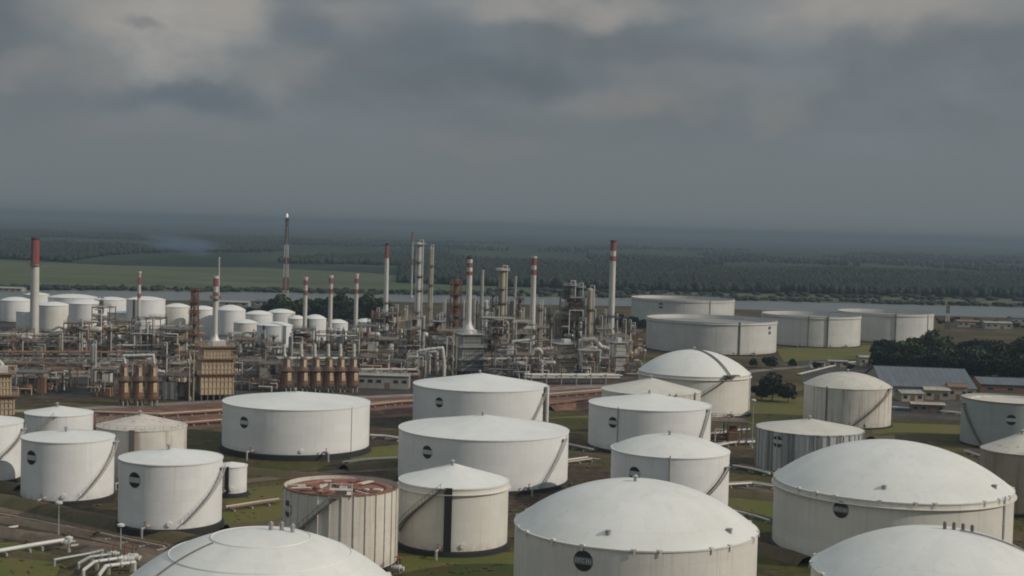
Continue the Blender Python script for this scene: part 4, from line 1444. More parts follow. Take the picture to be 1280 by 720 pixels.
_occ = [521.5, 536, 606.5, 626, 711, 721.5, 735.5, 718.5, 557, 590, 650, 684, 693, 493, 470, 545, 748, 778, 481, 587, 666, 763, 601, 642, 568, 648, 615, 704]
_rc = random.Random(23)
_mats = ['tan', 'greyclad', 'rustdark', 'paleclad', 'darkclad', 'greyclad', 'tan']
_mn = {'tan': 'tan', 'greyclad': 'grey', 'rustdark': 'brown', 'paleclad': 'pale', 'darkclad': 'dark'}
_k = 0
_seen = set()
for px in [452, 459, 464, 476, 487, 499, 505, 510, 528, 549, 553, 562, 576, 581, 595, 611, 620, 633, 638, 656, 660, 673, 678, 688, 698, 728, 742, 754, 758, 770, 785, 790,
           14, 26, 58, 92, 108, 136, 148, 162, 180, 196, 222, 232, 304, 316, 328, 342, 352, 388, 402, 422, 432]:
    far_left = px < 440
    mt = _mats[_k % 7]
    _k += 1
    yb = _rc.uniform(436, 452)
    yt = _rc.uniform(406, 428) if far_left else (_rc.uniform(372, 410) if px > 540 else _rc.uniform(384, 414))
    near = min([(0, 'the left edge of the refinery'), (42, 'the tall red-topped chimney'), (75, 'the short tan column'), (126, 'the dark pipe tower'), (172, 'the thin banded chimney'),
                (205, 'the brown column'), (242, 'the rusty lattice tower'), (270, 'the beige furnace chimney'), (340, 'the flare tower'), (380, 'the first banded stack'), (411, 'the middle banded stack'),
                (444, 'the last banded stack'), (481, 'the slim chimney'), (521, 'the tallest pale column'), (536, 'the slim tan column'), (568, 'the rusty lattice structure'), (587, 'the grey furnace chimney'),
                (626, 'the capped column'), (666, 'the tapering chimney'), (716, 'the twin dark columns'), (735, 'the stout tan column'), (763, 'the tallest chimney')], key=lambda q: abs(q[0] - px))
    off = px - near[0]
    side = ('just ' if abs(off) < 9 else 'a little way ' if abs(off) < 18 else 'well ') + ('left of ' if off < 0 else 'right of ') + near[1]
    while (mt, side) in _seen:
        mt = _mats[(_mats.index(mt) + 1) % 7] if mt != 'greyclad' else 'rustdark'
    _seen.add((mt, side))
    rel = ('just ' if abs(off) < 9 else 'a little way ' if abs(off) < 18 else 'well ') + ('left of ' if off < 0 else 'right of ')
    column(px, yt, yb, _rc.uniform(2.6, 5.5), mt, (.4, .7) if _k % 2 else (.55, .88), _mn[mt] + ' medium-height process column ' + rel + near[1], pipe=_k % 3 != 0)


def lattice(px, ytop, ybase, wt, wb, mats, label, plats=(), name='lattice_tower', cat='tower', core=None, group=None, flame=False):
    p = G(px, ybase)
    m = p.y / F
    top = z_at(px + (ybase - ytop) * 0.03, ytop, p.y)
    t = thing(name, label, cat, p, 0, group)
    rt, rb = wt * m / 2, wb * m / 2
    n = max(5, int(top / (rb * 2.2)))
    zs = np.linspace(0, top, n + 1)
    hw = lambda z: rb + (rt - rb) * z / top
    lw = max(0.22, rb * 0.11)
    nm = len(mats)
    for q in range(nm):
        leg = MB()
        i0, i1 = q * n // nm, (q + 1) * n // nm
        for i in range(i0, i1):
            z0, z1 = zs[i], zs[i + 1]
            a, b = hw(z0), hw(z1)
            C0 = [(-a, -a, z0), (a, -a, z0), (a, a, z0), (-a, a, z0)]
            C1 = [(-b, -b, z1), (b, -b, z1), (b, b, z1), (-b, b, z1)]
            for k in range(4):
                leg.beam(C0[k], C1[k], lw * 1.3)
                leg.beam(C0[k], C1[(k + 1) % 4], lw * 0.8)
                leg.beam(C0[(k + 1) % 4], C1[k], lw * 0.8)
                leg.beam(C1[k], C1[(k + 1) % 4], lw)
        leg.build('lattice_section', mats[q], t)
    if core:
        c = MB()
        c.cyl((0, 0, 0), (0, 0, top * 1.01), rt * 0.55, n=12)
        c.build('riser_pipe', core, t)
    for f in plats:
        z = top * f
        a = hw(z) + 0.7
        pl = MB()
        pl.box((0, 0, z), (2 * a, 2 * a, 0.22))
        o = pl.build('platform', mats[-1], t)
        rl = MB()
        railing(rl, -a, -a, a, a, z + 0.1)
        rl.build('railing', mats[-1], o)
    if flame:
        fl = MB()
        fl.lathe([(0, top), (0.5, top + 0.4), (0.85, top + 1.4), (0.7, top + 2.4), (0.3, top + 3.4), (0, top + 4.0)], 10)
        fl.build('flame', 'flame', t)
        tp = MB()
        tp.cyl((0, 0, top - 2), (0, 0, top + 0.8), 0.75, n=12)
        tp.build('burner_tip', 'steel', t)
    return t


lattice(356.5, 273, 388, 3.0, 7, ['darksteel', 'stackwhite', 'stackred', 'stackwhite', 'stackred', 'stackwhite', 'darksteel', 'darksteel'],
        'tall red and white banded lattice flare tower with a small pale flame', core='steel', name='flare_tower', cat='flare', flame=True, plats=(.98,))
lattice(242, 360, 450, 7, 12, ['rust', 'rustorange', 'rust'], 'rusty lattice tower with platforms left of the beige furnace', plats=(.2, .35, .5, .65, .8, .97), core='rustdark')
lattice(568, 350, 440, 12, 15, ['rustdark', 'rust', 'rust', 'rust'], 'rusty lattice structure left of the chimney on the grey furnace', plats=(.3, .5, .65, .8, .95), core='rust')
lattice(648, 372, 440, 9, 10, ['rust', 'rustdark'], 'small rusty lattice structure right of the capped column', plats=(.5, .75, .96), core='rustdark')
lattice(615, 366, 440, 8, 9, ['darksteel', 'darksteel'], 'dark lattice structure left of the capped column', plats=(.4, .6, .8, .97), core='greyclad')
lattice(704, 362, 448, 6, 8, ['darksteel', 'darksteel'], 'dark lattice stair tower attached left of the twin dark columns', plats=(.3, .5, .7, .9, 1.0), core='darkclad')
lattice(1184, 382, 412, 2.5, 4.5, ['darksteel', 'stackwhite', 'darksteel'], 'thin lattice mast on the near river bank at the right', name='lattice_mast', cat='mast')


# upright cylindrical fired heaters
def heater(px, ytop, ybase, w, mat, label, group):
    p = G(px, ybase)
    m = p.y / F
    top = z_at(px, ytop, p.y)
    t = thing('fired_heater', label, 'heater', p, 0.6, group)
    r = w * m / 2
    for k in range(6):
        a = 2 * PI * k / 6
        lg = MB()
        lg.beam((r * 0.85 * math.cos(a), r * 0.85 * math.sin(a), 0), (r * 0.85 * math.cos(a), r * 0.85 * math.sin(a), 2.6), 0.4)
        lg.build('leg', 'concrete', t)
    zb, zm = 2.4, top * 0.62
    b = MB()
    b.lathe([(0, zb), (r, zb), (r, zm)], 20)
    b.build('radiant_shell', mat, t)
    cv = MB()
    cv.lathe([(r, zm), (r * 0.95, zm + 0.5), (r * 0.66, zm + 1.6), (r * 0.62, top * 0.97), (r * 0.4, top)], 16)
    cv.build('convection_hood', 'rustdark', t)
    dl = MB()
    dl.box((0, -r * 0.98, zb + (zm - zb) * 0.62), (r * 0.62, 0.3, (zm - zb) * 0.5))
    dl.build('pale_panel', 'beige', t)
    dd = MB()
    dd.box((0, -r * 0.63, top * 0.82), (r * 0.5, 0.3, top * 0.2))
    dd.build('hood_panel', 'beige', t)
    for k in range(5):
        z = zb + (zm - zb) * (k + 0.5) / 5
        rb = MB()
        rb.lathe([(r, z - 0.12), (r + 0.14, z - 0.12), (r + 0.14, z + 0.12), (r, z + 0.12)], 20)
        rb.build('stiffener_ring', 'rustdark', t)
    ring_platform(t, r, r + 0.9, zm * 0.98, mat='rustdark')
    ring_platform(t, r * 0.9, r + 0.8, zb + 0.1, mat='rustdark')
    return t, p, top


def duct(label, pts_px, Y, r, mat, name='duct', cat='pipe', group=None):
    P = []
    for px, py in pts_px:
        x, z = xz_at(px, py, Y)
        P.append((x, 0, max(z, 0.0)))
    x0 = P[0][0]
    t = thing(name, label, cat, (x0, Y, 0), 0, group)
    mb = MB()
    mb.tube([(x - x0, 0, z) for x, _, z in P], r, 10)
    mb.build('pipe_run', mat, t)
    fl = MB()
    for i in range(len(P) - 1):
        a, b = Vector(P[i]), Vector(P[i + 1])
        for f in (0.3, 0.7):
            q = a.lerp(b, f)
            d = (b - a).normalized() * 0.12
            fl.cyl((q.x - x0 - d.x, 0, q.z - d.z), (q.x - x0 + d.x, 0, q.z + d.z), r * 1.25, n=10)
    fl.build('flanges', mat, t)['kind'] = 'stuff'
    for q in (P[0], P[-1]):
        if q[2] > 0.5:
            sp = MB()
            sp.beam((q[0] - x0, 0.6, 0), (q[0] - x0, 0.6, q[2]), 0.35)
            sp.build('support_post', 'darksteel', t)
    return t


gA = 'three rusty heaters under the forked duct'
for px, o in ((155, 'left'), (173, 'middle'), (191, 'right')):
    t, p, top = heater(px, 455, 507, 14, 'rustorange', o + ' one of the three rusty heaters under the forked duct', gA)
YA = G(173, 500).y
duct('pale forked duct joining three rusty heaters to the thin banded chimney', [(156.5, 472), (157, 457), (154.5, 445), (172.5, 444.5), (191.5, 444), (193, 457), (190, 470)], YA - 3.0, 0.55, 'paleclad')
duct('short pale duct from the right rusty heater to the side', [(192, 470), (198, 464), (206, 465)], YA - 4.0, 0.55, 'paleclad')
gB = 'long row of rusty heaters under the three banded stacks'
ords = ['leftmost', 'second', 'third', 'fourth', 'fifth', 'rightmost']
for i, px in enumerate((358, 378.5, 394.5, 410.5, 425.5, 441)):
    heater(px, 446, 490, 14.5, 'rustorange' if i > 3 else 'rustdark' if i == 1 else 'rustorange', ords[i] + ' heater from the left in the long rusty row below the banded stacks', gB)
YB = G(400, 484).y
for i, (px, tx) in enumerate(((357, 356), (378, 377), (394, 394), (410, 411), (425, 426), (441, 443))):
    duct('pale vent duct on the ' + ords[i] + ' heater of the long rusty row', [(px + 1, 462), (px + 1, 450), (tx - 0.5, 443), (tx - 0.5, 430)], YB - 2.5, 0.62, 'paleclad', group='vent ducts of the long heater row')
duct('white cross pipe along the top of the heater row', [(395, 419), (420, 419.5), (447, 420)], G(400, 450).y, 0.45, 'stackwhite')


def box_furnace(x0, x1, ytop, ybase, depth, mat, label, tiers, rz=0.35):
    xc = (x0 + x1) / 2
    p = G(xc, ybase)
    m = p.y / F
    p = p + Vector((p.x, p.y, 0)).normalized() * (depth / 2)
    W = (x1 - x0) * m * (0.80 if rz else 1.0)
    H = z_at(xc, ytop, p.y - depth / 2)
    t = thing('box_furnace', label, 'furnace', p, rz)
    z = 2.2
    lg = MB()
    for x in np.linspace(-W / 2 + 0.5, W / 2 - 0.5, 6):
        for y in (-depth / 2 + 0.5, 0, depth / 2 - 0.5):
            lg = MB()
            lg.beam((x, y, 0), (x, y, z), 0.5)
            lg.build('leg', 'darksteel', t)
    k = len(tiers)
    for i, (wf, hf) in enumerate(tiers):
        w, d, h = W * wf, depth * wf, H * hf - (2.2 if i == 0 else 0)
        b = MB()
        b.box((0, 0, z + h / 2), (w, d, h - 0.004))
        bo = b.build('casing', mat, t)
        for x in np.linspace(-w / 2 + 0.3, w / 2 - 0.3, 9):
            rb = MB()
            rb.box((x, -d / 2 - 0.14, z + h / 2), (0.28, 0.28, h * 0.96))
            rb.build('buckstay', mat, bo)
        for f in (0.33, 0.66):
            rb = MB()
            rb.box((0, -d / 2 - 0.18, z + h * f), (w * 0.99, 0.2, 0.35))
            rb.build('wall_girder', 'tan' if mat == 'beige' else 'darksteel', bo)
        pl = MB()
        pl.box((0, 0, z + h - 0.1), (w + 2.6, d + 2.6, 0.2))
        po = pl.build('platform', 'rust' if mat == 'beige' else 'steel', t)
        rl = MB()
        railing(rl, -w / 2 - 1.2, -d / 2 - 1.2, w / 2 + 1.2, d / 2 + 1.2, z + h, w=0.12)
        rl.build('railing', 'tan' if mat == 'beige' else 'steel', po)
        z += h
    st = MB()
    for s in (-1, 1):
        zz = 0.0
        j = 0
        while zz < H * 0.9:
            zn = zz + 3.4
            xa = -W / 2 - 3.2
            st.beam((xa + s * 0.1, -depth * 0.3 + (3 if j % 2 else -3), zz), (xa + s * 0.1, -depth * 0.3 + (-3 if j % 2 else 3), zn), 0.3)
            zz = zn
            j += 1
    for y in (-depth * 0.3 - 3.4, -depth * 0.3 + 3.4):
        for x in (-W / 2 - 3.9, -W / 2 - 2.4):
            st.beam((x, y, 0), (x, y, H * 0.95), 0.28)
    st.build('stair_tower', 'tan', t)
    hd = MB()
    hd.box((W * 0.1, 0, z + 0.9), (W * 0.4, depth * 0.4, 1.8))
    hd.build('flue_hood', 'paleclad', t)
    return t, p, m, z


t, p, m, z = box_furnace(241, 293, 434, 501, 16, 'beige', 'large beige box furnace with ribbed walls and railed ledges', [(1.0, 0.5), (0.96, 0.28), (0.8, 0.22)])
chimney(268.5, 346, 470, 6, 7, [(.86, 1, R_), (.72, .78, R_)], 'chimney with a red and white top standing on the beige box furnace', base_z=z - 0.5, foot=19, where=p, plats=(.68,))
box_furnace(-30, 22, 468, 528, 14, 'beige', 'beige box furnace cut off by the left edge', [(1.0, 0.55), (0.8, 0.45)])
t, p, m, z = box_furnace(565, 602, 418, 470, 15, 'greyclad', 'grey box furnace with tan ledges in the middle of the refinery', [(1.0, 0.4), (0.95, 0.3), (0.8, 0.3)])
chimney(587, 322, 446, 6.5, 8, [(.93, .99, 'stackwhite'), (.87, .93, R_), (.77, .82, R_)], 'chimney with red and white top standing on the grey box furnace', base_z=z - 0.5, foot=20, where=p, tip=S_)
box_furnace(690, 718, 430, 472, 10, 'tan', 'tan box furnace below the twin dark columns', [(1.0, 0.6), (0.85, 0.4)])
box_furnace(762, 779, 428, 470, 8, 'paleclad', 'pale box furnace at the foot of the tallest chimney', [(1.0, 0.6), (0.9, 0.4)])

# pipe loops that stand out white
Yc = G(540, 470).y
duct('white looped pipe left of the grey box furnace', [(520, 468), (521, 440), (535, 437), (553, 435), (555, 452), (555, 472)], Yc, 0.75, 'paleclad')
duct('second white pipe loop left of the grey box furnace', [(536, 470), (537, 440), (546, 440), (547, 470)], Yc + 6, 0.7, 'paleclad')
duct('small white pipe bend left of the white looped pipes', [(508, 462), (509, 443), (518, 441)], Yc + 10, 0.5, 'paleclad')
Yd = G(660, 472).y
duct('pale looped pipe left of the tapering chimney', [(646, 470), (640, 440), (641, 427), (662, 425)], Yd, 0.6, 'paleclad')
duct('white arched pipe at the foot of the tapering chimney', [(664, 444), (668, 438), (673, 436), (677, 440), (677, 470)], Yd - 4, 0.75, 'stackwhite')
Ye = G(740, 470).y
duct('thick white kinked duct at the foot of the tan column', [(725, 470), (725, 440), (725.5, 426), (743, 424), (752, 434), (762, 436)], Ye, 0.95, 'stackwhite')
duct('pale upright duct right of the twin dark columns', [(738, 472), (738, 440), (739, 428)], Ye + 4, 0.9, 'tan')
duct('pale pipe over the far left exchangers', [(62, 424), (66, 412), (74, 408), (82, 412), (84, 424)], G(70, 446).y, 0.6, 'paleclad')
duct('white bent pipe at the left edge of the refinery', [(-4, 452), (1, 454), (5, 462), (6, 474)], G(2, 500).y, 0.8, 'stackwhite')


# steel structures with decks and vessels
def structure_frame(px0, px1, ytop, ybase, depth, mat, label, rnd, group='open steel structures'):
    xc = (px0 + px1) / 2
    p = G(xc, ybase)
    m = p.y / F
    p = p + Vector((p.x, p.y, 0)).normalized() * (depth / 2)
    W, H = (px1 - px0) * m, max(5.0, z_at(xc, ytop, p.y - depth / 2))
    t = thing('steel_structure', label, 'steel structure', p, 0, group)
    xs = np.linspace(-W / 2, W / 2, max(2, int(W / 5.5) + 1))
    nf = max(1, int(H / 4.8))
    fh = H / nf
    fr = MB()
    for x in xs:
        for y in (-depth / 2, depth / 2):
            fr.beam((x, y, -0.2), (x, y, H), 0.36)
    for k in range(1, nf + 1):
        for y in (-depth / 2, depth / 2):
            fr.beam((-W / 2, y, k * fh - 0.35), (W / 2, y, k * fh - 0.35), 0.34)
        for x in xs:
            fr.beam((x, -depth / 2, k * fh - 0.3), (x, depth / 2, k * fh - 0.3), 0.3)
    for i in range(len(xs) - 1):
        k = rnd.randrange(nf)
        fr.beam((xs[i], -depth / 2, k * fh), (xs[i + 1], -depth / 2, (k + 1) * fh - 0.3), 0.22)
    fr.build('steel_frame', mat, t)
    for k in range(1, nf + 1):
        if rnd.random() < 0.92:
            dk = MB()
            a = rnd.choice((-W / 2, -W / 2, 0 - W * 0.1))
            b = rnd.choice((W / 2, W / 2, W * 0.2))
            dk.box(((a + b) / 2, 0, k * fh), (b - a, depth, 0.16))
            o = dk.build('deck', rnd.choice(('darksteel', 'rustdark', 'concrete', 'rustdark')), t)
            rl = MB()
            railing(rl, a, -depth / 2, b, depth / 2, k * fh, w=0.1)
            rl.build('railing', rnd.choice((mat, 'tan', 'steel')), o)
    for k in range(nf):
        for q in range(2):
            if rnd.random() < 0.75:
                z = k * fh + rnd.uniform(0.5, fh - 0.6)
                r = rnd.uniform(0.13, 0.34)
                a, b = sorted((rnd.uniform(-W / 2 - 2, W / 2), rnd.uniform(-W / 2, W / 2 + 2)))
                if b - a > 2:
                    v = MB()
                    y = -depth / 2 - r - 0.25 - 0.5 * q
                    v.tube([(a, y + 1.5, z), (a, y, z), (b, y, z), (b, y, max(0.2, z - rnd.uniform(1.5, 6)))], r, 7)
                    v.build('pipe', rnd.choice(('paleclad', 'stackwhite', 'tan', 'beige', 'steel', 'rustorange')), t)
    cm = ['tan', 'greyclad', 'paleclad', 'rust', 'paleclad', 'darkclad', 'beige', 'beige', 'stackwhite', 'rustorange']
    for k in range(nf):
        for x in np.arange(-W / 2 + 1.5, W / 2 - 1, 3.0):
            q = rnd.random()
            z = k * fh + 0.1
            y = rnd.uniform(-depth * 0.38, depth * 0.2)
            if q < 0.28:
                v = MB()
                r = rnd.uniform(0.8, 1.5)
                L = rnd.uniform(3, min(7, W * 0.6))
                v.cyl((x - L / 2, y, z + r + 0.6), (x + L / 2, y, z + r + 0.6), r, n=14)
                v.ball((x - L / 2, y, z + r + 0.6), r * 0.98, 10, 6)
                v.ball((x + L / 2, y, z + r + 0.6), r * 0.98, 10, 6)
                v.box((x - L / 4, y, z + 0.5), (0.4, r * 1.6, 1.0))
                v.box((x + L / 4, y, z + 0.5), (0.4, r * 1.6, 1.0))
                v.build('drum', rnd.choice(cm), t)
            elif q < 0.5:
                v = MB()
                r = rnd.uniform(0.8, 1.6)
                h = rnd.uniform(2.5, fh * 0.9)
                v.lathe([(0, 0.4), (r, 0.7), (r, h - 0.4), (r * 0.6, h), (0, h + 0.05)], 14, (x, y, z))
                v.build('vessel', rnd.choice(cm), t)
            elif q < 0.66:
                v = MB()
                v.box((x, y, z + fh * 0.36), (rnd.uniform(2.2, 5.0), rnd.uniform(2, 4), fh * 0.7))
                v.build('equipment_box', rnd.choice(cm), t)
            elif q < 0.9:
                v = MB()
                r = rnd.uniform(0.16, 0.38)
                x2 = x + rnd.uniform(-3, 3)
                zt = z + fh * rnd.uniform(0.5, 0.95)
                v.tube([(x, -depth / 2 - 0.6, 0.3), (x, -depth / 2 - 0.6, zt), (x2, -depth / 2 - 0.6, zt), (x2, y, zt)], r, 7)
                v.build('pipe', rnd.choice(('paleclad', 'steel', 'rust', 'tan', 'stackwhite')), t)
    return t


def pipe_rack(px0, px1, ybase, h, npipe, label, rnd, depth=7, group='pipe racks'):
    a, b = G(px0, ybase), G(px1, ybase)
    L = (b - a).length
    ang = math.atan2(b.y - a.y, b.x - a.x)
    t = thing('pipe_rack', label, 'pipe rack', (a + b) / 2, ang, group)
    fr = MB()
    for x in np.arange(-L / 2 + 0.5, L / 2, 6.5):
        for y in (-depth / 2, depth / 2):
            fr.beam((x, y, -0.1), (x, y, h + 1.2), 0.4)
        for z in (h * 0.6, h):
            fr.beam((x, -depth / 2, z), (x, depth / 2, z), 0.35)
    fmat = rnd.choice(('darksteel', 'rustdark', 'concrete'))
    XX = list(np.arange(-L / 2 + 0.5, L / 2, 6.5))
    for y in (-depth / 2, depth / 2):
        fr.beam((XX[0], y, h * 0.8), (XX[-1], y, h * 0.8), 0.25)
    fr.build('steel_frame', fmat, t)
    for lev in (h * 0.6, h):
        for k in range(npipe):
            y = -depth / 2 + 0.6 + (depth - 1.2) * k / max(1, npipe - 1)
            r = rnd.uniform(0.12, 0.36)
            pb = MB()
            pb.cyl((-L / 2 - rnd.uniform(0, 2), y, lev + 0.2 + r), (L / 2 + rnd.uniform(0, 2), y, lev + 0.2 + r), r, n=8)
            pb.build('pipe', rnd.choice(('paleclad', 'tan', 'steel', 'rust', 'rustdark', 'tan', 'paleclad')), t)
    return t


rn = random.Random(11)
COLOR = {'rustdark': 'brown', 'darksteel': 'dark grey', 'rust': 'rusty', 'steel': 'grey', 'tan': 'tan', 'concrete': 'pale'}
# (px0, px1, ytop, ybase, depth, frame material, where)
FR = [(-30, 14, 420, 447, 12, 'rustdark', 'left of the tall red-topped chimney'), (18, 38, 412, 444, 10, 'rustdark', 'at the foot of the tall red-topped chimney, left side'),
      (48, 82, 420, 447, 12, 'darksteel', 'right of the tall red-topped chimney'), (84, 116, 404, 450, 12, 'rustdark', 'left of the dark pipe tower'),
      (118, 140, 384, 446, 10, 'rustdark', 'round the dark pipe tower'), (142, 165, 402, 446, 10, 'rustdark', 'right of the dark pipe tower'),
      (168, 204, 398, 450, 12, 'darksteel', 'behind the thin banded chimney'), (206, 236, 412, 455, 12, 'darksteel', 'left of the rusty lattice tower'),
      (298, 330, 425, 462, 12, 'rustdark', 'right of the beige box furnace'), (330, 352, 430, 464, 10, 'darksteel', 'left of the long heater row'),
      (300, 324, 452, 488, 9, 'darksteel', 'in front of the gap right of the beige furnace'), (326, 348, 455, 490, 8, 'rustdark', 'beside the leftmost heater of the long row'),
      (366, 392, 412, 452, 10, 'darksteel', 'behind the first banded stack'), (396, 432, 415, 452, 10, 'rustdark', 'behind the middle banded stack'),
      (446, 470, 408, 456, 12, 'darksteel', 'right of the last banded stack'), (464, 496, 392, 446, 12, 'rustdark', 'round the slim chimney'),
      (474, 506, 425, 470, 12, 'darksteel', 'below the slim chimney'), (498, 530, 398, 450, 12, 'tan', 'at the foot of the tallest pale column'),
      (528, 556, 402, 448, 12, 'darksteel', 'right of the tallest pale column'), (510, 532, 440, 474, 10, 'steel', 'around the white looped pipes'),
      (546, 574, 414, 462, 12, 'rustdark', 'left of the grey box furnace'), (600, 640, 398, 452, 14, 'rustdark', 'around the capped column'),
      (614, 642, 430, 474, 12, 'darksteel', 'right of the grey box furnace'), (640, 664, 402, 458, 12, 'tan', 'left of the tapering chimney'),
      (644, 662, 444, 476, 8, 'rustdark', 'under the pale looped pipe'), (668, 692, 410, 458, 12, 'darksteel', 'right of the tapering chimney'),
      (672, 694, 442, 476, 9, 'rustdark', 'in front of the grey column by the tapering chimney'), (698, 728, 372, 450, 12, 'darksteel', 'round the twin dark columns'),
      (726, 746, 424, 474, 9, 'steel', 'round the thick white kinked duct'), (744, 762, 412, 462, 10, 'rustdark', 'between the tan column and the tallest chimney'),
      (764, 784, 420, 462, 10, 'tan', 'at the foot of the tallest chimney'), (782, 802, 414, 448, 10, 'rustdark', 'at the right end of the refinery'),
      (24, 58, 466, 494, 9, 'darksteel', 'behind the road at the far left'), (60, 92, 462, 488, 9, 'rustdark', 'left of the dark hollow'),
      (120, 146, 462, 496, 8, 'darksteel', 'left of the three rusty heaters'), (200, 244, 470, 500, 9, 'darksteel', 'between the three heaters and the beige furnace'),
      (748, 766, 448, 474, 8, 'rustdark', 'in front of the tallest chimney'), (450, 480, 446, 474, 9, 'darksteel', 'above the low grey shed')]
for (a, b, yt, yb, d, mt, where) in FR:
    structure_frame(a, b, yt, yb, d, mt, COLOR[mt] + ' open steel structure ' + where, rn)

LM = [(0, 'the white bent pipe at the left edge'), (42, 'the tall red-topped chimney'), (75, 'the low tan column'), (116, 'the pale vertical vessel'),
      (126, 'the dark pipe tower'), (155, 'the left rusty heater'), (173, 'the thin banded chimney'), (205, 'the brown column'), (242, 'the rusty lattice tower'),
      (270, 'the beige box furnace'), (312, 'the tall domed white tank'), (340, 'the flare tower'), (358, 'the leftmost heater of the long row'), (380, 'the first banded stack'),
      (411, 'the middle banded stack'), (444, 'the last banded stack'), (481, 'the slim chimney'), (521, 'the tallest pale column'), (540, 'the white looped pipes'),
      (568, 'the rusty lattice structure'), (590, 'the grey box furnace'), (626, 'the capped column'), (650, 'the pale looped pipe'), (666, 'the tapering chimney'),
      (690, 'the tan box furnace'), (714, 'the twin dark columns'), (736, 'the tan column'), (763, 'the tallest chimney')]
USED = {f[6] for f in FR}
rows = [(427, 9), (434, 10), (442, 10), (449, 12), (458, 9), (470, 8), (482, 6), (490, 5)]
def clear_of(px, yb):
    bars = [(142, 206, 478, 520), (240, 304, 474, 520), (350, 450, 468, 500), (512, 560, 464, 480), (570, 616, 458, 480), (-40, 30, 478, 540), (440, 520, 474, 500), (84, 122, 470, 500)]
    return all(not (a < px < b and c < yb < d) for a, b, c, d in bars)
made = 0
for yb, hh in rows:
    px = -24.0 + rn.uniform(0, 14)
    while px < 790:
        w = rn.uniform(9, 20)
        x = px + w / 2
        lim = 478 + (500 - 478) * max(0.0, 1 - x / 420.0)
        if clear_of(x, yb) and yb < lim + 2 and made < 290 and rn.random() < 0.92:
            h_px = hh * rn.uniform(0.7, 1.9)
            mt = rn.choice(('rustdark', 'darksteel', 'rust', 'tan', 'steel', 'rustdark'))
            lx, ln = min(LM, key=lambda q: abs(q[0] - x))
            rel = 'left of' if x < lx - 4 else 'right of' if x > lx + 4 else ('behind' if yb < 455 else 'in front of')
            lab = None
            for size in (('low ' if h_px < 11 else 'tall '), 'low-set ' if h_px < 9 else 'high ', 'narrow ' if w < 13 else 'broad ', 'rear ' if yb < 455 else 'front ', 'small ', 'slim ', 'stout '):
                cand = size + COLOR[mt] + ' equipment rack ' + rel + ' ' + ln
                if cand not in USED:
                    lab = cand
                    break
            if lab:
                USED.add(lab)
                made += 1
                o = structure_frame(px, px + w, yb - h_px, yb, rn.uniform(5, 9), mt, lab, rn, 'racks of process equipment')
                o.name = 'equipment_rack'
                o['category'] = 'equipment rack'
        px += w + rn.uniform(0, 5)

PR = [(-60, 150, 462, 7, 5, 'long pipe rack running across the left of the refinery'), (-60, 110, 440, 8, 4, 'pipe rack in front of the far left tanks'),
      (150, 245, 452, 7, 5, 'pipe rack behind the three rusty heaters'), (286, 356, 440, 9, 5, 'brown pipe rack right of the beige furnace top'),
      (350, 450, 466, 6, 4, 'pipe rack behind the long heater row'), (446, 520, 478, 5, 4, 'pipe rack over the low grey shed'),
      (120, 250, 430, 9, 4, 'high pipe rack before the left white tanks'), (560, 690, 466, 6, 5, 'pipe rack in front of the middle refinery'),
      (450, 700, 440, 9, 5, 'long high pipe rack behind the middle of the refinery'), (690, 800, 444, 8, 4, 'pipe rack behind the right end of the refinery'),
      (20, 130, 482, 5, 5, 'low pipe rack by the dark hollow on the left'), (660, 770, 480, 3.5, 4, 'low pipe rack at the front right of the refinery')]
for a, b, yb, h, k, lab in PR:
    pipe_rack(a, b, yb, h, k, lab, rn)


# rows of pipes laid on sleepers
def sleeper_pipes(pts, n, gap, mats, label, rnd, r=(0.2, 0.35), z=0.6, group='pipelines on sleepers'):
    P = [G(*q) for q in pts]
    t = thing('pipeline', label, 'pipeline', P[0], 0, group)
    sl = MB()
    total = 0
    for i in range(len(P) - 1):
        d = (P[i + 1] - P[i])
        L = d.length
        d.normalize()
        nn = Vector((-d.y, d.x, 0))
        for s in np.arange(1.0, L, 5.0):
            q = P[i] + d * s - P[0] + nn * (n - 1) * gap / 2
            sl.box((q.x, q.y, z / 2 - 0.1), (0.4, n * gap + 0.6, z), math.atan2(d.y, d.x))
    sl.build('sleepers', 'concrete', t)['kind'] = 'stuff'
    for k in range(n):
        rr = rnd.uniform(*r)
        pb = MB()
        pts3 = []
        for i, q in enumerate(P):
            d = (P[min(i + 1, len(P) - 1)] - P[max(i - 1, 0)]).normalized()
            nn = Vector((-d.y, d.x, 0))
            w = q - P[0] + nn * k * gap
            pts3.append((w.x, w.y, z + rr))
        pb.tube(pts3, rr, 8)
        pb.build('pipe', mats[k % len(mats)], t)
    return t


RS = ['rust', 'redsoil', 'tan', 'rust', 'rustdark', 'paleclad']
sleeper_pipes([(116, 519), (200, 522), (292, 516)], 6, 1.1, RS, 'red brown bundle of pipes behind the tan rusty-topped tank', rn)
sleeper_pipes([(220, 534), (292, 528)], 4, 1.0, RS, 'rusty pipes left of the wide lone white tank', rn)
sleeper_pipes([(452, 511), (498, 506), (528, 504)], 6, 1.1, RS, 'red brown pipes between the two wide white tanks', rn)
sleeper_pipes([(682, 498), (730, 494), (800, 488)], 6, 1.1, RS, 'red brown pipes behind the white tank right of centre', rn)
sleeper_pipes([(682, 508), (735, 503)], 4, 1.0, RS, 'rusty pipes beside the wide rear white tank', rn)
sleeper_pipes([(704, 582), (740, 577), (772, 580)], 3, 1.2, ['tan', 'rustdark', 'paleclad'], 'pale pipes left of the rounded white tank', rn)
sleeper_pipes([(884, 563), (915, 557), (950, 556)], 3, 1.1, ['paleclad', 'rust', 'steel'], 'pipes behind the streaked grey tank on its left', rn)
sleeper_pipes([(908, 610), (940, 608), (985, 615)], 3, 1.1, ['paleclad', 'rust', 'tan'], 'pipes between the rounded white tank and the right dome', rn)
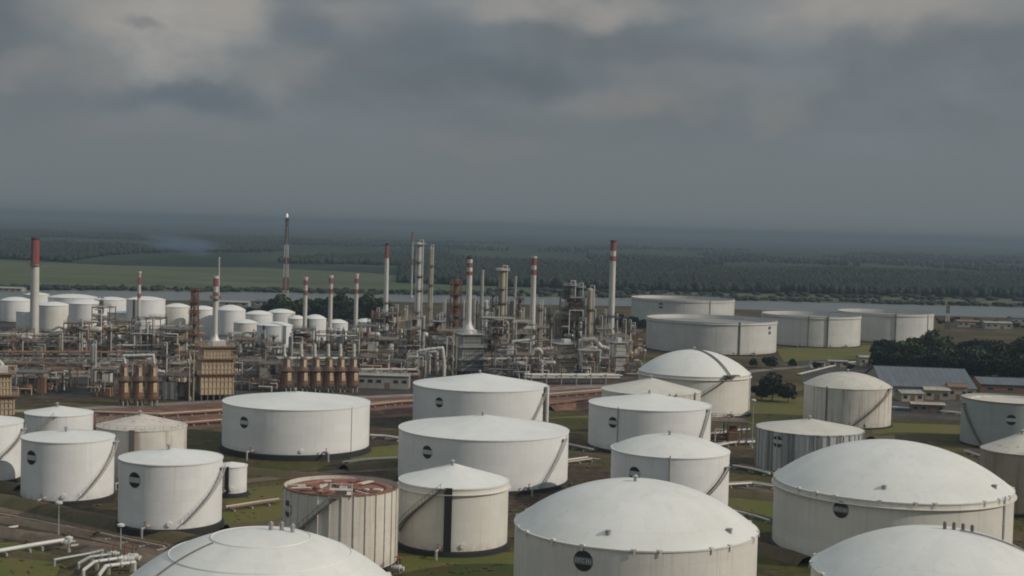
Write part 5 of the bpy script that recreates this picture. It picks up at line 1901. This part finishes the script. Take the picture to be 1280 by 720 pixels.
sleeper_pipes([(880, 548), (925, 541), (938, 540)], 3, 1.2, ['steel', 'paleclad', 'rustdark'], 'pipes in front of the brown-stair dome tank', rn)
sleeper_pipes([(462, 548), (480, 549), (500, 552)], 3, 1.2, ['paleclad', 'tan', 'rust'], 'pale pipes right of the wide lone white tank', rn)
sleeper_pipes([(300, 590), (330, 594), (357, 597)], 2, 1.2, ['tan', 'rustdark'], 'pipes right of the small white tank', rn)
sleeper_pipes([(1115, 512), (1160, 515), (1205, 520)], 4, 1.2, ['paleclad', 'rust', 'steel', 'rustdark'], 'pipes on the yard left of the grey green tank', rn)
sleeper_pipes([(1205, 566), (1228, 574), (1250, 590)], 3, 1.2, ['paleclad', 'steel', 'rust'], 'pipes beside the brown stained tank at the right', rn)
sleeper_pipes([(436, 583), (462, 579), (500, 577)], 3, 1.2, ['tan', 'rustdark', 'paleclad'], 'pipes left of the wide centre tank', rn)
sleeper_pipes([(286, 640), (330, 633), (352, 630)], 2, 1.2, ['rustdark', 'tan'], 'pipes left of the ribbed rust-topped tank', rn)
sleeper_pipes([(690, 556), (715, 561), (738, 566)], 3, 1.2, ['rustdark', 'paleclad', 'rust'], 'pipes at the left foot of the white tank right of centre', rn)
sleeper_pipes([(916, 586), (940, 590), (962, 596)], 4, 1.1, ['paleclad', 'rustdark', 'tan', 'rust'], 'pipes at the left foot of the streaked grey tank', rn)
sleeper_pipes([(-40, 640), (40, 655), (110, 669), (200, 688)], 3, 1.1, ['rustdark', 'tan', 'rust'], 'brown pipes beside the track at the bottom left', rn, (0.13, 0.2), 0.4)
sleeper_pipes([(908, 640), (940, 648), (962, 655)], 2, 1.2, ['paleclad', 'rustdark'], 'pipes left of the big right dome tank', rn)
sleeper_pipes([(1000, 470), (1060, 455), (1120, 452)], 2, 1.2, ['paleclad', 'tan'], 'pale pipes behind the tan rust-rimmed tank', rn)
sleeper_pipes([(-60, 706), (0, 697), (45, 689), (88, 682)], 1, 1, ['paleclad'], 'single thick white pipeline at the bottom left', rn, (0.42, 0.43), 0.9)
sleeper_pipes([(-60, 674), (0, 667), (22, 663)], 1, 1, ['stackwhite'], 'short white pipe at the left edge above the thick white pipeline', rn, (0.26, 0.27), 0.6)
sleeper_pipes([(88, 688), (118, 684)], 1, 1, ['tan'], 'tan pipe end right of the thick white pipeline', rn, (0.26, 0.27), 0.6)
MF = [((68, 708), (112, 702), (128, 698), 0.26, 'paleclad', 'rearmost pale pipe of the bent bundle at the bottom left'),
      ((98, 713), (112, 707), (140, 703), 0.3, 'paleclad', 'second white pipe of the bent bundle at the bottom left'),
      ((104, 722), (118, 713), (152, 708), 0.32, 'paleclad', 'third white pipe of the bent bundle at the bottom left'),
      ((124, 728), (132, 719), (168, 714), 0.36, 'paleclad', 'nearest white pipe of the bent bundle at the bottom left')]
for a, b, c_, r, mt, lab in MF:
    P = [G(*a), G(*b), G(*c_)]
    t = thing('bent_pipe', lab, 'pipe', P[0], 0, 'bent white pipes at the bottom left')
    pb = MB()
    q = [p_ - P[0] for p_ in P]
    pb.tube([(q[0].x, q[0].y, -0.2), (q[0].x, q[0].y, 1.0 + r), (q[1].x, q[1].y, 1.3 + r), (q[2].x, q[2].y, 1.3 + r), (q[2].x, q[2].y, 0)], r, 12)
    pb.build('pipe_run', 'greyclad' if mt == 'paleclad' and r < 0.31 else mt, t)
    fl = MB()
    for f in (0.15, 0.5, 0.85):
        w = q[1].lerp(q[2], f)
        d = (q[2] - q[1]).normalized() * 0.12
        fl.cyl((w.x - d.x, w.y - d.y, 1.3 + r), (w.x + d.x, w.y + d.y, 1.3 + r), r * 1.3, n=12)
    fl.build('flanges', 'steel', t)['kind'] = 'stuff'
    for f in (0.1, 0.9):
        sd = MB()
        w = q[1].lerp(q[2], f)
        sd.box((w.x, w.y, 0.6), (0.5, 0.7, 1.35))
        sd.build('saddle', 'concrete', t)


def valve_set(px, py, label, k=1.0):
    p = G(px, py)
    t = thing('valve', label, 'valve', p, random.uniform(-0.4, 0.4), 'valves at the bottom left')
    b = MB()
    b.cyl((-1.1 * k, 0, 0.9), (1.1 * k, 0, 0.9), 0.38 * k, n=12)
    b.cyl((-0.5 * k, 0, 0.9), (-0.3 * k, 0, 0.9), 0.62 * k, n=12)
    b.cyl((0.3 * k, 0, 0.9), (0.5 * k, 0, 0.9), 0.62 * k, n=12)
    b.ball((0, 0, 0.9), 0.6 * k, 12, 8)
    b.build('valve_body', 'paleclad', t)
    s = MB()
    s.cyl((0, 0, 1.3), (0, 0, 2.7 * k), 0.12, n=8)
    s.cyl((0, 0, 1.3), (0, 0, 1.9 * k), 0.28, 0.18, 8)
    s.build('stem', 'rust', t)
    w = MB()
    for i in range(14):
        a, c2 = 2 * PI * i / 14, 2 * PI * (i + 1) / 14
        w.cyl((0.6 * math.cos(a), 0.6 * math.sin(a), 2.7 * k), (0.6 * math.cos(c2), 0.6 * math.sin(c2), 2.7 * k), 0.06, n=5)
    for a in (0, PI / 2):
        w.beam((-0.6 * math.cos(a), -0.6 * math.sin(a), 2.7 * k), (0.6 * math.cos(a), 0.6 * math.sin(a), 2.7 * k), 0.08)
    w.build('handwheel', 'rust', t)
    pd = MB()
    pd.box((0, 0, 0.15), (1.2, 1.0, 0.6))
    pd.build('plinth', 'concrete', t)


valve_set(156, 705, 'pale valve left of the front dome roof by the bent pipes', 1.4)
valve_set(166, 703, 'pale valve nearest the left front dome roof', 1.5)
valve_set(142, 698, 'rusty-stemmed valve at the end of the rearmost bent pipe')
valve_set(86, 684, 'valve with a tall stem at the end of the thick white pipeline', 1.2)
valve_set(497, 716, 'small valve at the foot of the ribbed rust-topped tank', 1.1)


def lamp_post(px, ytop, ybase, label, heads=1):
    p = G(px, ybase)
    H = z_at(px + 1, ytop, p.y)
    t = thing('lamp_post', label, 'lamp post', p, 0, 'yard lamp posts')
    a = MB()
    a.cyl((0, 0, -0.2), (0, 0, H), 0.16, 0.09, 10)
    a.build('pole', 'steel', t)
    b = MB()
    b.cyl((0, 0, 0), (0, 0, 0.6), 0.4, 0.3, 10)
    b.build('footing', 'concrete', t)
    h = MB()
    h.lathe([(0.15, H - 0.35), (0.75, H - 0.25), (0.75, H + 0.1), (0.1, H + 0.35), (0, H + 0.35)], 12)
    h.build('lamp_head', 'lamp', t)
    return t


lamp_post(73, 628, 674, 'lamp post with a round head before the left group of tanks')
lamp_post(150.5, 656, 694, 'thin lamp post left of the front dome roof')
lamp_post(86, 672, 690, 'short thin post by the end of the thick white pipeline')
lamp_post(805, 438, 470, 'white lamp post left of the brown-stair dome tank')
lamp_post(940, 500, 560, 'thin pole between the brown-stair dome and the streaked grey tank')


# the open steel rig beside the streaked grey tank
structure_frame(884, 930, 527, 556, 10, 'darksteel', 'dark low steel structure with pipes below the brown-stair dome tank', rn)


# ------------------------------------------------------------------ sheds and small buildings
def shed(px0, px1, yeave, ybase, depth, wall, roof, label, pitch=0.18, rz=0.0, nwin=3, name='shed', cat='shed', ridge_along=True, roll=True):
    xc = (px0 + px1) / 2
    p = G(xc, ybase)
    m = p.y / F
    p = p + Vector((p.x, p.y, 0)).normalized() * (depth / 2)
    W, H = (px1 - px0) * m, max(2.6, z_at(xc, yeave, p.y - depth / 2))
    t = thing(name, label, cat, p, rz)
    w = MB()
    w.box((0, 0, H / 2 - 0.1), (W, depth, H + 0.2))
    rh = depth / 2 * pitch if ridge_along else W / 2 * pitch
    if ridge_along:
        w.add([(-W / 2, -depth / 2, H), (-W / 2, depth / 2, H), (-W / 2, 0, H + rh)], [(0, 2, 1)])
        w.add([(W / 2, -depth / 2, H), (W / 2, depth / 2, H), (W / 2, 0, H + rh)], [(0, 1, 2)])
    else:
        w.add([(-W / 2, -depth / 2, H), (W / 2, -depth / 2, H), (0, -depth / 2, H + rh)], [(0, 1, 2)])
        w.add([(-W / 2, depth / 2, H), (W / 2, depth / 2, H), (0, depth / 2, H + rh)], [(0, 2, 1)])
    w.build('wall', wall, t)
    # the roof in overlapping sheets, each its own piece
    ov = 0.5
    span = W if ridge_along else depth
    half = (depth if ridge_along else W) / 2
    ns = max(2, min(40, int(span / 2.2)))
    step = (span + 2 * ov) / ns
    proto = {}
    for s in (-1, 1):
        for i in range(ns):
            c0 = -span / 2 - ov + step * (i + 0.5)
            key = s
            if key not in proto:
                rb = MB()
                e = half + ov
                hw = step / 2 - 0.03
                ze = -ov * pitch
                def P_(u, v, z):
                    return (u, v, z) if ridge_along else (v, u, z)
                vs = [P_(-hw, s * e, H + ze + 0.06), P_(hw, s * e, H + ze + 0.06), P_(hw, s * 0.05, H + rh + 0.06), P_(-hw, s * 0.05, H + rh + 0.06),
                      P_(-hw, s * e, H + ze + 0.2), P_(hw, s * e, H + ze + 0.2), P_(hw, s * 0.05, H + rh + 0.2), P_(-hw, s * 0.05, H + rh + 0.2)]
                rb.add(vs, [(0, 1, 2, 3), (4, 5, 6, 7), (0, 1, 5, 4), (1, 2, 6, 5), (2, 3, 7, 6), (3, 0, 4, 7)])
                o = rb.build('roof_sheet', roof, t, (c0, 0, 0) if ridge_along else (0, c0, 0))
                proto[key] = o
            else:
                o = share(proto[key], 'roof_sheet', t, (c0, 0, 0) if ridge_along else (0, c0, 0))
            o.location.z = random.uniform(0, 0.05)
    rc = MB()
    if ridge_along:
        rc.box((0, 0, H + rh + 0.26), (W + 1.0, 0.5, 0.12))
    else:
        rc.box((0, 0, H + rh + 0.26), (0.5, depth + 1.0, 0.12))
    rc.build('ridge_cap', roof, t)
    for i in range(nwin):
        x = -W / 2 + W * (i + 0.5) / nwin
        if i == nwin // 2 and nwin > 1:
            d = MB()
            d.box((x, -depth / 2 - 0.03, 1.2), (min(2.6, W / nwin * 0.6), 0.1, 2.4))
            d.build('door', 'rustdark', t)
        else:
            f = MB()
            ww = min(2.4, W / nwin * 0.55)
            f.box((x, -depth / 2 - 0.02, H * 0.58), (ww + 0.24, 0.1, 1.5))
            fo = f.build('window', 'steel', t)
            g = MB()
            g.box((x, -depth / 2 - 0.06, H * 0.58), (ww, 0.06, 1.24))
            g.build('pane', 'window', fo)
    return t


shed(1090, 1204, 484, 496, 52, 'wallcream', 'roofgrey', 'large shed with a wide low grey roof in front of the dark grove', 0.22, -0.10, 7, 'warehouse', 'warehouse')
shed(1218, 1340, 482, 494, 20, 'roofrusty', 'roofgrey', 'long grey-roofed shed at the right edge behind the grey green tank', 0.2, -0.06, 5)
shed(1122, 1150, 492, 502, 8, 'wallcream', 'concrete', 'small pale-roofed hut in front of the large grey shed', 0.22, 0.1, 3, 'hut', 'hut')
shed(1154, 1184, 488, 500, 8, 'wallcream', 'wallcream', 'cream-roofed hut right of the pale-roofed hut before the grey shed', 0.22, -0.1, 3, 'hut', 'hut')
shed(1184, 1206, 484, 500, 8, 'wallcream', 'roofrusty', 'brown-roofed hut at the right end of the grey shed', 0.25, -0.1, 3, 'hut', 'hut')
shed(1138, 1178, 506, 516, 7, 'rustdark', 'wallcream', 'low lean-to with a pale roof on the yard below the huts', 0.12, -0.12, 4, 'shelter', 'shelter')
shed(1226, 1290, 478, 486, 8, 'wallcream', 'roofrusty', 'brown-roofed row of rooms under the grove at the right edge', 0.2, -0.06, 5)
shed(1034, 1058, 452, 459, 7, 'wallcream', 'concrete', 'small pale flat shed on the grass left of the cream cabin', 0.08, 0, 3)
shed(1072, 1094, 447, 458, 7, 'wallcream', 'concrete', 'cream cabin left of the dark grove', 0.18, 0.1, 3, 'cabin', 'cabin')
shed(1012, 1030, 455, 460, 6, 'wallwhite', 'roofgrey', 'smallest pale shed between bushes right of the open-top tanks', 0.1, 0, 2)
shed(448, 512, 470, 486, 9, 'concrete', 'concrete', 'low grey pump shed with dark openings behind the wide rear white tank', 0.08, 0, 6, 'pump_shed', 'shed')
shed(708, 726, 464, 472, 5, 'blue', 'blue', 'small blue cabin at the foot of the twin dark columns', 0.1, 0, 2, 'cabin', 'cabin')
shed(40, 74, 474, 481, 8, 'wallcream', 'wallwhite', 'pale-roofed hut in the left of the refinery', 0.15, 0, 3, 'hut', 'hut')
for px0, px1, ye, yb, rf, lab in [(1194, 1222, 402, 409, 'roofrusty', 'rusty-roofed shed on the near river bank'), (1228, 1262, 404, 411, 'concrete', 'pale-roofed shed on the near river bank'),
                                  (1262, 1300, 398, 406, 'roofgrey', 'grey shed on the river bank at the right edge'), (270, 312, 378, 383, 'concrete', 'pale jetty shed on the river before the flare tower'),
                                  (320, 352, 377, 382, 'roofgrey', 'grey jetty shed on the river left of the flare tower'), (0, 30, 362, 364.5, 'concrete', 'pale hut on the far river bank at the left')]:
    shed(px0, px1, ye, yb, 12, 'concrete', rf, lab, 0.15, 0, 4)


# ------------------------------------------------------------------ smoke over the plain, and the air
def smoke():
    cx, cz = xz_at(228, 316, 2150)
    m_ = bpy.data.materials.new('blue smoke')
    m_.use_nodes = True
    t = NT(m_.node_tree)
    t.n.clear()
    o = t.new('ShaderNodeOutputMaterial')
    v = t.new('ShaderNodeVolumePrincipled')
    v.inputs['Color'].default_value = (0.34, 0.47, 0.64, 1)
    v.inputs['Density'].default_value = 0.0048
    t.put(o.inputs['Volume'], v.outputs[0])
    n, m = 40, 20
    for size in (1.0, 0.78, 0.58, 0.40, 0.24):
        mb = MB()
        vs, fs = [], []
        for i in range(m + 1):
            ph = PI * i / m
            for j in range(n):
                th = 2 * PI * j / n
                d = Vector((math.sin(ph) * math.cos(th), math.sin(ph) * math.sin(th), math.cos(ph)))
                k = size * (1.0 + 0.5 * mnoise.noise(d * 1.6 + Vector((4.2, 1.1, 0))))
                p = Vector((d.x * 62 * k, d.y * 34 * k, d.z * 16 * k))
                p.x -= p.z * 1.1
                vs.append((p.x, p.y, p.z))
        for i in range(m):
            for j in range(n):
                fs.append((i * n + j, (i + 1) * n + j, (i + 1) * n + (j + 1) % n, i * n + (j + 1) % n))
        mb.add(vs, fs, True)
        so = mb.build('smoke', m_, None, (cx, 2150, max(cz, 26.0)))
        so['kind'] = 'stuff'


smoke()


def haze():
    mb = MB()
    x, y0, y1, zt = 27000.0, -400.0, 43000.0, 96.0
    mb.box((0, (y0 + y1) / 2, (zt - 1.5) / 2), (2 * x, y1 - y0, zt + 1.5))
    m_ = bpy.data.materials.new('pale haze')
    m_.use_nodes = True
    t = NT(m_.node_tree)
    t.n.clear()
    o = t.new('ShaderNodeOutputMaterial')
    v = t.new('ShaderNodeVolumePrincipled')
    v.inputs['Color'].default_value = (*HAZE_COLOR, 1)
    v.inputs['Density'].default_value = HAZE_DENSITY
    v.inputs['Anisotropy'].default_value = 0.0
    t.put(o.inputs['Volume'], v.outputs[0])
    h = mb.build('haze', m_)
    h['kind'] = 'stuff'
    return h


haze()
